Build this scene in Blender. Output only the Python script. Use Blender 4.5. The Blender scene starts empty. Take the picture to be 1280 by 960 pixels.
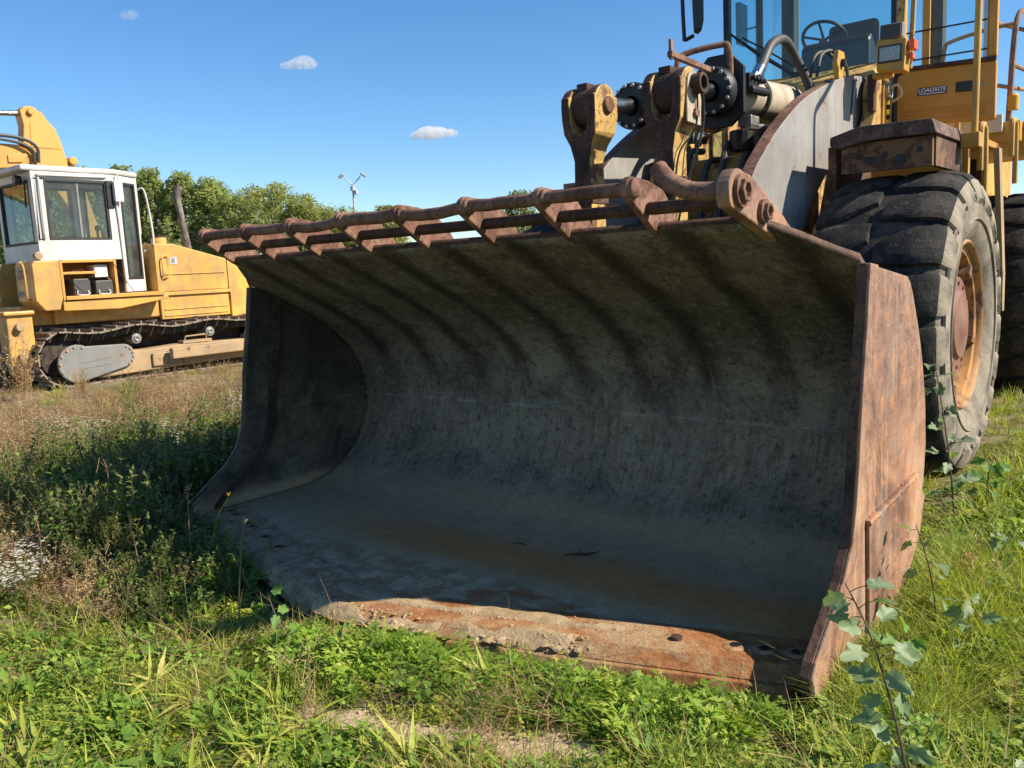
import bpy, bmesh, math, random
import numpy as np
from mathutils import Vector, Matrix, Euler
R = math.radians
S = bpy.context.scene
COL = S.collection

# ------------------------------------------------------------------ camera
cam = bpy.data.cameras.new('camera')
cam.sensor_width = 36.0
cam.lens = 36.0 * 1053 / 1280
cam.clip_start = 0.05
cam.clip_end = 5000
cob = bpy.data.objects.new('camera', cam)
COL.objects.link(cob)
YAW, PIT, ROL = R(39.35), R(7.88), R(-2.8)
fw = Vector((-math.sin(YAW), math.cos(YAW), 0)); rt = Vector((math.cos(YAW), math.sin(YAW), 0)); zz = Vector((0, 0, 1))
f2 = fw * math.cos(PIT) - zz * math.sin(PIT); u2 = rt.cross(f2)
rr = rt * math.cos(ROL) + u2 * math.sin(ROL); uu = -rt * math.sin(ROL) + u2 * math.cos(ROL)
cob.matrix_world = Matrix(((rr.x, uu.x, -f2.x, 2.914), (rr.y, uu.y, -f2.y, -2.757), (rr.z, uu.z, -f2.z, 1.537), (0, 0, 0, 1)))
S.camera = cob

# ------------------------------------------------------------------ sky, sun, exposure
SUN = Vector((1.0, 0.46, 0.86)).normalized()
w = bpy.data.worlds.new('World'); S.world = w; w.use_nodes = True
nt = w.node_tree; nt.nodes.clear()
sky = nt.nodes.new('ShaderNodeTexSky'); sky.sky_type = 'NISHITA'; sky.sun_disc = False
sky.sun_elevation = math.asin(SUN.z)
sky.sun_rotation = math.atan2(SUN.x, SUN.y)
sky.altitude = 300; sky.air_density = 1.0; sky.dust_density = 0.0; sky.ozone_density = 5.0
bg = nt.nodes.new('ShaderNodeBackground'); bg.inputs['Strength'].default_value = 0.094
wo = nt.nodes.new('ShaderNodeOutputWorld')
hs = nt.nodes.new('ShaderNodeHueSaturation'); hs.inputs['Saturation'].default_value = 1.16   # the camera's vivid colour
nt.links.new(sky.outputs[0], hs.inputs['Color']); nt.links.new(hs.outputs[0], bg.inputs[0]); nt.links.new(bg.outputs[0], wo.inputs[0])
sl = bpy.data.lights.new('sun', 'SUN'); sl.energy = 4.8; sl.angle = R(0.53); sl.color = (1.0, 0.90, 0.74)
so = bpy.data.objects.new('sun', sl); COL.objects.link(so)
so.rotation_euler = (-SUN).to_track_quat('-Z', 'Y').to_euler(); so.location = (20, 10, 20)
vs = S.view_settings
vs.view_transform = 'Standard'; vs.look = 'None'; vs.exposure = 0.85; vs.gamma = 1.0; vs.use_curve_mapping = False
S.cycles.max_bounces = 8; S.cycles.transparent_max_bounces = 12
S.cycles.use_denoising = True
S.cycles.volume_bounces = 12

# ------------------------------------------------------------------ helpers
rnd = random.Random(7)
ROOTS = {}

class MB:
    """collects geometry for one mesh"""
    def __init__(s): s.v = []; s.f = []; s.m = []; s.uv = None
    def add(s, vs_, fs_, mi=0):
        n = len(s.v); s.v += [tuple(p) for p in vs_]
        for f in fs_: s.f.append(tuple(i + n for i in f)); s.m.append(mi)
        return s
    def box(s, c, d, M=None, mi=0):
        x, y, z = d[0] / 2, d[1] / 2, d[2] / 2
        P = [Vector((sx * x, sy * y, sz * z)) for sx in (-1, 1) for sy in (-1, 1) for sz in (-1, 1)]
        if M is not None: P = [M @ p for p in P]
        P = [p + Vector(c) for p in P]
        return s.add(P, [(0, 1, 3, 2), (4, 6, 7, 5), (0, 4, 5, 1), (2, 3, 7, 6), (0, 2, 6, 4), (1, 5, 7, 3)], mi)
    def b2(s, a, b, mi=0):
        return s.box([(a[i] + b[i]) / 2 for i in range(3)], [abs(b[i] - a[i]) for i in range(3)], None, mi)
    def prism(s, poly, ax, a, b, mc=0, ms=0):
        """polygon in the plane normal to axis ax, extruded from a to b; mc caps, ms sides"""
        def P(p, t):
            return {'x': (t, p[0], p[1]), 'y': (p[0], t, p[1]), 'z': (p[0], p[1], t)}[ax]
        n = len(poly)
        ar = sum(poly[i][0] * poly[(i + 1) % n][1] - poly[(i + 1) % n][0] * poly[i][1] for i in range(n))
        if (ar < 0) != (ax == 'y'): poly = poly[::-1]
        if a > b: a, b = b, a
        v = [P(p, a) for p in poly] + [P(p, b) for p in poly]
        s.add(v, [tuple(range(n - 1, -1, -1)), tuple(range(n, 2 * n))], mc)
        k = len(s.v) - 2 * n
        for i in range(n):
            j = (i + 1) % n
            s.f.append((k + i, k + j, k + n + j, k + n + i)); s.m.append(ms)
        return s
    def tube(s, pts, r, n=8, cap=True, mi=0):
        pts = [Vector(p) for p in pts]
        rs = r if isinstance(r, (list, tuple)) else [r] * len(pts)
        t0 = (pts[1] - pts[0]).normalized()
        up = Vector((0, 0, 1)) if abs(t0.z) < .9 else Vector((1, 0, 0))
        a = t0.cross(up).normalized()
        rings = []
        for i, p in enumerate(pts):
            t = (pts[min(i + 1, len(pts) - 1)] - pts[max(i - 1, 0)]).normalized()
            a = (a - t * a.dot(t)).normalized(); b = t.cross(a)
            rings.append([p + (a * math.cos(q) + b * math.sin(q)) * rs[i] for q in [2 * math.pi * k / n for k in range(n)]])
        v = [q for rg in rings for q in rg]; f = []
        for i in range(len(pts) - 1):
            for k in range(n):
                f.append((i * n + k, i * n + (k + 1) % n, (i + 1) * n + (k + 1) % n, (i + 1) * n + k))
        if cap:
            f.append(tuple(range(n - 1, -1, -1))); f.append(tuple(range((len(pts) - 1) * n, len(pts) * n)))
        return s.add(v, f, mi)
    def lathe(s, prof, n=24, M=None, mi=0, close=False, cap=False):
        """profile (axial, radius) about local X"""
        v = []; f = []; m = len(prof)
        for k in range(n):
            q = 2 * math.pi * k / n
            for (u, r) in prof:
                p = Vector((u, r * math.cos(q), r * math.sin(q)))
                v.append(M @ p if M is not None else p)
        for k in range(n):
            k2 = (k + 1) % n
            for i in range(m if close else m - 1):
                j = (i + 1) % m
                f.append((k * m + i, k * m + j, k2 * m + j, k2 * m + i))
        if cap and not close:
            if prof[0][1] > 1e-6: f.append(tuple(k * m for k in range(n)))
            if prof[-1][1] > 1e-6: f.append(tuple(k * m + m - 1 for k in range(n - 1, -1, -1)))
        return s.add(v, f, mi)
    def mesh(s, name, mats, smooth=False):
        me = bpy.data.meshes.new(name)
        me.from_pydata(s.v, [], s.f)
        for m in (mats if isinstance(mats, (list, tuple)) else [mats]): me.materials.append(m)
        me.polygons.foreach_set('material_index', s.m)
        bm = bmesh.new(); bm.from_mesh(me)
        bmesh.ops.remove_doubles(bm, verts=bm.verts, dist=1e-5)
        bmesh.ops.recalc_face_normals(bm, faces=bm.faces)
        bm.to_mesh(me); bm.free()
        if smooth:
            me.polygons.foreach_set('use_smooth', [True] * len(me.polygons))
            if smooth != 'all':
                try: me.set_sharp_from_angle(angle=R(38))
                except Exception: pass
        return me
    def build(s, name, mats, parent=None, bevel=0, smooth=False, seg=2):
        return link(name, s.mesh(name, mats, smooth), parent, bevel=bevel, seg=seg)

def link(name, me, parent=None, M=None, bevel=0, seg=2):
    o = bpy.data.objects.new(name, me); COL.objects.link(o)
    if M is not None: o.matrix_basis = M
    setparent(o, parent)
    if bevel:
        b = o.modifiers.new('bevel', 'BEVEL'); b.width = bevel; b.segments = seg; b.limit_method = 'ANGLE'; b.angle_limit = R(40)
        b.harden_normals = False
    return o
def W(o):
    """world matrix without waiting for the dependency graph"""
    if o.parent is None: return o.matrix_basis.copy()
    return W(o.parent) @ o.matrix_parent_inverse @ o.matrix_basis
def depth(o):
    return 0 if o.parent is None else 1 + depth(o.parent)
def setparent(o, p):
    while p is not None and depth(p) >= 2: p = p.parent
    if p is not None:
        o.parent = p; o.matrix_parent_inverse = W(p).inverted()
def thing(name, label, cat, loc=(0, 0, 0), group=None):
    o = bpy.data.objects.new(name, None); COL.objects.link(o); o.location = loc
    o.empty_display_size = .2
    return tag(o, label, cat, group)
def tag(o, label=None, cat=None, group=None, kind=None):
    if label: o['label'] = label
    if cat: o['category'] = cat
    if group: o['group'] = group
    if kind: o['kind'] = kind
    return o
def T(x, y, z): return Matrix.Translation((x, y, z))
def circ(cx, cy, r, a0, a1, n):
    return [(cx + r * math.cos(R(a0 + (a1 - a0) * i / n)), cy + r * math.sin(R(a0 + (a1 - a0) * i / n))) for i in range(n + 1)]
def bez(P, n=12):
    """smooth curve through points"""
    P = [Vector(p) for p in P]; out = []
    Q = [P[0] * 2 - P[1]] + P + [P[-1] * 2 - P[-2]]
    for i in range(1, len(Q) - 2):
        for k in range(n):
            t = k / n
            out.append(.5 * ((2 * Q[i]) + (-Q[i - 1] + Q[i + 1]) * t + (2 * Q[i - 1] - 5 * Q[i] + 4 * Q[i + 1] - Q[i + 2]) * t * t + (-Q[i - 1] + 3 * Q[i] - 3 * Q[i + 1] + Q[i + 2]) * t ** 3))
    return out + [P[-1]]

# ------------------------------------------------------------------ materials
class NT:
    def __init__(s, name):
        s.mat = bpy.data.materials.new(name); s.mat.use_nodes = True
        s.t = s.mat.node_tree; s.t.nodes.clear()
        s.out = s.n('ShaderNodeOutputMaterial')
        s.tc = s.n('ShaderNodeTexCoord'); s.co = s.tc.outputs['Object']
    def n(s, typ, **kw):
        x = s.t.nodes.new(typ)
        for k, v in kw.items():
            if hasattr(x, k): setattr(x, k, v)
        return x
    def inp(s, node, key, val):
        if val is None: return
        sk = node.inputs[key]
        if isinstance(val, bpy.types.NodeSocket): s.t.links.new(val, sk)
        elif isinstance(val, (tuple, list)) and sk.type == 'RGBA' and len(val) == 3: sk.default_value = (*val, 1)
        else: sk.default_value = val
    def noise(s, scale, detail=6, rough=.6, co=None, dist=0, stretch=None):
        x = s.n('ShaderNodeTexNoise'); c = co or s.co
        if stretch:
            mp = s.n('ShaderNodeMapping'); s.inp(mp, 'Vector', c); mp.inputs['Scale'].default_value = stretch; c = mp.outputs[0]
        s.inp(x, 'Vector', c); x.inputs['Scale'].default_value = scale; x.inputs['Detail'].default_value = detail
        x.inputs['Roughness'].default_value = rough; x.inputs['Distortion'].default_value = dist
        return x.outputs['Fac']
    def ramp(s, fac, stops, interp='LINEAR'):
        x = s.n('ShaderNodeValToRGB'); s.inp(x, 'Fac', fac); e = x.color_ramp; e.interpolation = interp
        while len(e.elements) < len(stops): e.elements.new(.5)
        for el, (p, c) in zip(e.elements, stops):
            el.position = p; el.color = (*c, 1) if isinstance(c, (tuple, list)) else (c, c, c, 1)
        return x.outputs['Color']
    def mix(s, fac, a, b, mode='MIX'):
        x = s.n('ShaderNodeMix'); x.data_type = 'RGBA'; x.blend_type = mode
        s.inp(x, 0, fac); s.inp(x, 6, a); s.inp(x, 7, b); return x.outputs[2]
    def math(s, op, a, b=None, c=None, clamp=False):
        x = s.n('ShaderNodeMath'); x.operation = op; x.use_clamp = clamp
        s.inp(x, 0, a)
        if b is not None: s.inp(x, 1, b)
        if c is not None: s.inp(x, 2, c)
        return x.outputs[0]
    def sstep(s, v, a, b):
        x = s.n('ShaderNodeMapRange'); x.interpolation_type = 'SMOOTHSTEP'
        s.inp(x, 'Value', v)
        if a <= b: lo, hi, t0, t1 = a, b, 0, 1
        else: lo, hi, t0, t1 = b, a, 1, 0
        x.inputs[1].default_value = lo; x.inputs[2].default_value = hi; x.inputs[3].default_value = t0; x.inputs[4].default_value = t1
        return x.outputs[0]
    def xyz(s):
        x = s.n('ShaderNodeSeparateXYZ'); s.inp(x, 0, s.co); return x.outputs
    def bsdf(s, col, rough=.6, metal=0, bump=None, bstr=.3, bdist=.01, spec=None):
        b = s.n('ShaderNodeBsdfPrincipled'); s.inp(b, 'Base Color', col); s.inp(b, 'Roughness', rough); s.inp(b, 'Metallic', metal)
        if spec is not None: s.inp(b, 'Specular IOR Level', spec)
        if bump is not None:
            bn = s.n('ShaderNodeBump'); s.inp(bn, 'Height', bump); bn.inputs['Strength'].default_value = bstr; bn.inputs['Distance'].default_value = bdist
            s.t.links.new(bn.outputs[0], b.inputs['Normal'])
        s.t.links.new(b.outputs[0], s.out.inputs['Surface']); return b

def plain(name, col, rough=.5, metal=0, var=.25, sc=8, bstr=.15):
    m = NT(name); n = m.noise(sc, 6, .65)
    c = m.mix(m.ramp(n, [(.3, 0.0), (.7, 1.0)]), tuple(x * (1 - var) for x in col), tuple(min(1, x * (1 + var)) for x in col))
    m.bsdf(c, m.ramp(n, [(0, max(0, rough - .12)), (1, min(1, rough + .12))]), metal, m.noise(sc * 9, 4), bstr, .004)
    return m.mat

def paint(name, col, rust=.5, rcol=((.09, .035, .016), (.22, .10, .045)), dirt=.4, dcol=(.20, .15, .10), rough=.5, streak=.5, sc=1.0):
    """old machine paint: faded patches, rust blooms, vertical dirt streaks"""
    m = NT(name)
    n1 = m.noise(1.3 * sc, 5, .6); n2 = m.noise(6 * sc, 10, .68, dist=.4); n3 = m.noise(38 * sc, 6, .7)
    st = m.noise(5 * sc, 5, .6, stretch=(1.6, 1.6, .16))
    c = m.mix(m.ramp(n1, [(.36, 0.0), (.64, 1.0)]), tuple(x * .76 for x in col), tuple(min(.9, x * 1.1) for x in col))
    c = m.mix(m.math('MULTIPLY', m.ramp(st, [(.48, 0.0), (.72, 1.0)]), streak), c, dcol)
    c = m.mix(m.math('MULTIPLY', m.ramp(n2, [(.42, 0.0), (.62, 1.0)]), dirt), c, tuple(x * .8 for x in dcol))
    if rust > 0:
        mask = m.math('ADD', m.math('MULTIPLY', n2, .75), m.math('MULTIPLY', n3, .25))
        t = .72 - .28 * rust
        rc = m.mix(m.ramp(n3, [(.35, 0.0), (.65, 1.0)]), rcol[0], rcol[1])
        c = m.mix(m.ramp(mask, [(t, 0.0), (t + .035, 1.0)]), c, rc)
    m.bsdf(c, m.ramp(n2, [(.2, rough - .12), (.8, min(1, rough + .25))]), 0, m.math('ADD', m.math('MULTIPLY', n2, .6), m.math('MULTIPLY', n3, .4)), .22, .006)
    return m.mat

def rusty(name, a, b, c3, sc=1.0, rough=.78, bs=.5, scratch=0):
    m = NT(name)
    n1 = m.noise(2.2 * sc, 9, .66, dist=.5); n2 = m.noise(22 * sc, 7, .7); n3 = m.noise(120 * sc, 3, .6)
    st = m.noise(7 * sc, 6, .7, stretch=(1, 1, .13))
    c = m.ramp(n1, [(.37, a), (.5, b), (.63, c3)])
    c = m.mix(m.ramp(n2, [(.40, .75), (.54, 0.0)]), c, tuple(x * .5 for x in a))
    c = m.mix(m.math('MULTIPLY', m.ramp(st, [(.5, 0.0), (.7, 1.0)]), .35), c, c3)
    if scratch:
        sn = m.noise(14, 3, .5, stretch=(1, .35, 4.5), dist=1.2)
        c = m.mix(m.math('MULTIPLY', m.ramp(sn, [(.60, 0.0), (.66, 1.0)]), scratch), c, (.48, .33, .24))
    m.bsdf(c, m.ramp(n2, [(.3, rough - .12), (.7, min(1, rough + .12))]), 0, m.math('ADD', m.math('MULTIPLY', n2, .7), m.math('MULTIPLY', n3, .3)), bs, .008, .3)
    return m.mat

M = {}
M['yellow'] = paint('loader yellow paint', (.62, .33, .03), .35, dirt=.35, rough=.5)
M['yellow_rust'] = paint('flaking yellow paint over rust', (.52, .33, .085), .74, dirt=.5, rough=.62, sc=1.6)
M['orange'] = paint('ochre door paint', (.56, .27, .025), .08, dirt=.15, streak=.2, rough=.42)
M['boomgrey'] = paint('pale grey boom paint', (.29, .285, .275), .42, dirt=.35, streak=.6, dcol=(.20, .165, .13), rough=.55)
M['dozer'] = paint('dozer amber paint', (.64, .355, .065), .28, dirt=.62, streak=.75, dcol=(.34, .215, .10), rough=.45, sc=.6)
M['excav'] = paint('excavator orange paint', (.60, .28, .05), .05, dirt=.2, streak=.35, dcol=(.42, .25, .09), rough=.45, sc=.5)
M['white'] = paint('white cab paint', (.60, .59, .56), .06, dirt=.2, streak=.4, dcol=(.5, .46, .38), rough=.4, sc=.7)
M['palegrey'] = paint('blue grey cover paint', (.19, .215, .225), .38, dirt=.65, dcol=(.27, .215, .16), rough=.65)
M['ochre_dirty'] = paint('dirty ochre steel', (.42, .27, .13), .45, dirt=.8, dcol=(.36, .28, .19), rough=.75)
M['rust'] = rusty('rusty guard steel', (.12, .055, .034), (.215, .110, .072), (.30, .17, .12), 1.6)
def side_mat():
    m = NT('scraped rusty side plate'); X = m.xyz()
    n1 = m.noise(2.0, 9, .66, dist=.8); n2 = m.noise(11, 8, .7, dist=.4); n3 = m.noise(70, 5, .7); nb = m.noise(.9, 4, .5)
    c = m.ramp(n1, [(.36, (.13, .065, .043)), (.46, (.25, .125, .078)), (.54, (.35, .19, .115)), (.64, (.45, .28, .18))])
    up = m.sstep(m.math('ADD', X[2], m.math('MULTIPLY', m.math('SUBTRACT', n1, .5), .9)), .55, 1.15)
    c = m.mix(m.math('MULTIPLY', up, .55), c, m.ramp(n2, [(.40, (.15, .085, .062)), (.60, (.29, .18, .13))]))
    c = m.mix(m.ramp(m.noise(1.6, 7, .7, dist=1.4), [(.56, 0.0), (.64, .7)]), c, (.20, .165, .14))     # bare greyish scrape
    c = m.mix(m.ramp(n2, [(.55, 0.0), (.64, .8)]), c, (.40, .18, .07))                                 # fresh orange rust
    c = m.mix(m.ramp(n2, [(.34, .55), (.46, 0.0)]), c, (.10, .056, .04))
    dr = m.noise(6, 6, .7, stretch=(1, 2.2, .10)); c = m.mix(m.math('MULTIPLY', m.ramp(dr, [(.53, 0.0), (.66, 1.0)]), .45), c, (.47, .31, .20))
    sw = m.noise(5, 2, .4, stretch=(1, .5, 3.2), dist=2.2); c = m.mix(m.ramp(sw, [(.495, 0.0), (.50, .55), (.505, 0.0)]), c, (.52, .36, .26))
    c = m.mix(m.ramp(n3, [(.30, .6), (.44, 0.0)]), c, (.12, .065, .042)); c = m.mix(m.ramp(n3, [(.66, 0.0), (.76, .5)]), c, (.52, .38, .28))
    m.bsdf(c, m.ramp(n2, [(.3, .55), (.7, .85)]), 0, m.math('ADD', m.math('MULTIPLY', n2, .8), m.math('MULTIPLY', n3, .35)), .6, .009, .35)
    return m.mat
M['rust_plate0'] = rusty('pinkish rust side plate', (.25, .115, .065), (.38, .195, .115), (.47, .27, .17), 1.3, .72, .45, .32)
M['rust_plate'] = side_mat()
M['rust_dark'] = rusty('dark brown worn steel', (.045, .026, .019), (.085, .046, .032), (.14, .078, .05), 2.0)
M['rust_orange'] = rusty('orange rust cutting edge', (.15, .066, .034), (.30, .135, .062), (.46, .31, .20), 2.6, .85, .7)
M['darksteel'] = plain('oily dark steel', (.018, .018, .019), .5, .3, .4, 12)
M['black'] = plain('black plastic', (.012, .012, .013), .42, 0, .3, 14)
M['hose'] = plain('rubber hose', (.05, .05, .048), .55, 0, .3, 20)
M['chrome'] = plain('chromed rod', (.55, .55, .53), .22, 1.0, .12, 10, .05)
M['steel'] = plain('bare grey steel', (.30, .29, .27), .45, .7, .3, 10)
M['beige'] = paint('dusty beige cylinder paint', (.50, .42, .31), .12, dirt=.45, rough=.65)
M['redhub'] = paint('faded red hub paint', (.22, .075, .052), .6, dirt=.6, rough=.7)
M['rim'] = paint('orange rim paint', (.46, .21, .05), .72, dirt=.65, rough=.65)
M['orange_lens'] = plain('orange indicator lens', (.75, .11, .012), .25, 0, .1)
M['lens'] = plain('headlight lens', (.30, .34, .35), .12, 0, .3, 30, .3)
M['sticker'] = plain('blue sticker', (.035, .045, .11), .35, 0, .1)
M['letter_white'] = plain('white print', (.75, .75, .75), .5, 0, .05)
M['letter_grey'] = plain('worn grey print', (.20, .19, .17), .6, 0, .2)
M['gasket'] = plain('window rubber', (.02, .02, .021), .6, 0, .2)
M['concrete'] = plain('weathered pole', (.42, .39, .34), .8, 0, .2, 3)
M['lampgrey'] = plain('lamp housing', (.45, .46, .47), .5, .2, .15)
M['darkinside'] = plain('dim cab trim', (.06, .058, .055), .8, 0, .3, 5)
def glass(name, tint, rough=.03, dust=.08):
    m = NT(name)
    tr = m.n('ShaderNodeBsdfTransparent'); m.inp(tr, 'Color', tint)
    gl = m.n('ShaderNodeBsdfGlossy'); gl.inputs['Roughness'].default_value = rough
    df = m.n('ShaderNodeBsdfDiffuse'); m.inp(df, 'Color', (.55, .52, .46))
    fr = m.n('ShaderNodeFresnel'); fr.inputs['IOR'].default_value = 1.45
    a = m.n('ShaderNodeMixShader'); ge = m.n('ShaderNodeNewGeometry'); m.inp(a, 0, m.math('MULTIPLY', fr.outputs[0], m.math('SUBTRACT', 1.0, ge.outputs['Backfacing']))); m.inp(a, 1, tr.outputs[0]); m.inp(a, 2, gl.outputs[0])
    b = m.n('ShaderNodeMixShader'); m.inp(b, 0, m.ramp(m.noise(4, 8, .7), [(.3, dust * .4), (.75, dust * 1.8)])); m.inp(b, 1, a.outputs[0]); m.inp(b, 2, df.outputs[0])
    m.t.links.new(b.outputs[0], m.out.inputs['Surface'])
    return m.mat
M['glass'] = glass('blue tinted cab glass', (.84, .97, .975), dust=.04)
M['glass2'] = glass('dusty dozer glass', (.80, .87, .86), dust=.045)
# ------------------------------------------------------------------ ground
def hfun(x, y):
    x = np.asarray(x, float); y = np.asarray(y, float)
    h = .018 * np.sin(1.9 * x + .7 * y + 1) + .014 * np.sin(3.7 * y - 1.3 * x) + .010 * np.sin(6.1 * x + 4.3 * y + 2) + .006 * np.sin(11 * x - 9 * y)
    far = np.clip((np.hypot(x, y) - 12) / 60, 0, 1)
    h = h + far * .25 * np.sin(.11 * x + .07 * y)
    inb = np.exp(-((np.maximum(np.abs(x) - 1.9, 0)) ** 2 + np.maximum(np.maximum(-.35 - y, y - 1.5), 0) ** 2) / .02)
    return h * (1 - .8 * inb) - .03 * inb
def ground_mat():
    m = NT('sandy weedy soil'); X = m.xyz()
    n1 = m.noise(.55, 6, .6); n2 = m.noise(5, 8, .68); n3 = m.noise(60, 5, .7); n4 = m.noise(1.6, 6, .6, dist=.6)
    sand = m.mix(m.ramp(n2, [(.3, 0.0), (.7, 1.0)]), (.30, .235, .155), (.42, .345, .24))
    litter = m.mix(m.ramp(n3, [(.3, 0.0), (.7, 1.0)]), (.10, .075, .042), (.26, .20, .12))
    moss = m.mix(m.ramp(n3, [(.35, 0.0), (.6, 1.0)]), (.045, .06, .018), (.11, .12, .04))
    c = m.mix(m.ramp(n4, [(.46, 0.0), (.60, 1.0)]), litter, sand)
    c = m.mix(m.math('MULTIPLY', m.ramp(n1, [(.42, 0.0), (.58, 1.0)]), .75), c, moss)
    for (cx, cy, rx, ry, an) in ((1.0, -.96, .38, .14, .45), (1.38, -.80, .28, .13, .5), (1.98, -.38, .22, .12, .4), (.02, -.76, .26, .15, .3), (.45, -1.28, .32, .15, .6)):
        u = m.math('DIVIDE', m.math('ADD', m.math('MULTIPLY', m.math('SUBTRACT', X[0], cx), math.cos(an)), m.math('MULTIPLY', m.math('SUBTRACT', X[1], cy), math.sin(an))), rx)
        v = m.math('DIVIDE', m.math('SUBTRACT', m.math('MULTIPLY', m.math('SUBTRACT', X[1], cy), math.cos(an)), m.math('MULTIPLY', m.math('SUBTRACT', X[0], cx), math.sin(an))), ry)
        e = m.math('ADD', m.math('ADD', m.math('MULTIPLY', u, u), m.math('MULTIPLY', v, v)), m.math('MULTIPLY', m.math('SUBTRACT', n2, .5), 1.6))
        c = m.mix(m.sstep(e, 1.35, .7), c, m.mix(m.ramp(n3, [(.3, 0.0), (.7, 1.0)]), (.38, .285, .175), (.58, .46, .31)))

    m.bsdf(c, .95, 0, m.math('ADD', m.math('MULTIPLY', n2, .6), m.math('MULTIPLY', n3, .5)), .8, .03, .1)
    return m.mat
def make_ground():
    u = np.linspace(-1, 1, 261)
    gx = 1.0 + 4.0 * np.sinh(u * 5.6) / np.sinh(1) * .28; gy = 0.0 + 4.0 * np.sinh(u * 5.6) / np.sinh(1) * .28
    A, B = np.meshgrid(gx, gy, indexing='ij')
    Z = hfun(A, B)
    n = len(u)
    v = np.stack([A, B, Z], -1).reshape(-1, 3)
    i = np.arange(n - 1); I, J = np.meshgrid(i, i, indexing='ij'); k = (I * n + J).ravel()
    f = np.stack([k, k + n, k + n + 1, k + 1], -1)
    me = bpy.data.meshes.new('ground'); me.from_pydata(v.tolist(), [], f.tolist()); me.materials.append(ground_mat())
    me.polygons.foreach_set('use_smooth', [True] * len(me.polygons))
    o = bpy.data.objects.new('ground', me); COL.objects.link(o); tag(o, kind='structure')
make_ground()

# ------------------------------------------------------------------ wheel loader: bucket
loader = thing('wheel_loader', 'large old yellow wheel loader with its huge rusty bucket lowered on the grass', 'wheel loader', (0.05, 3.6, 0))

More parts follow.
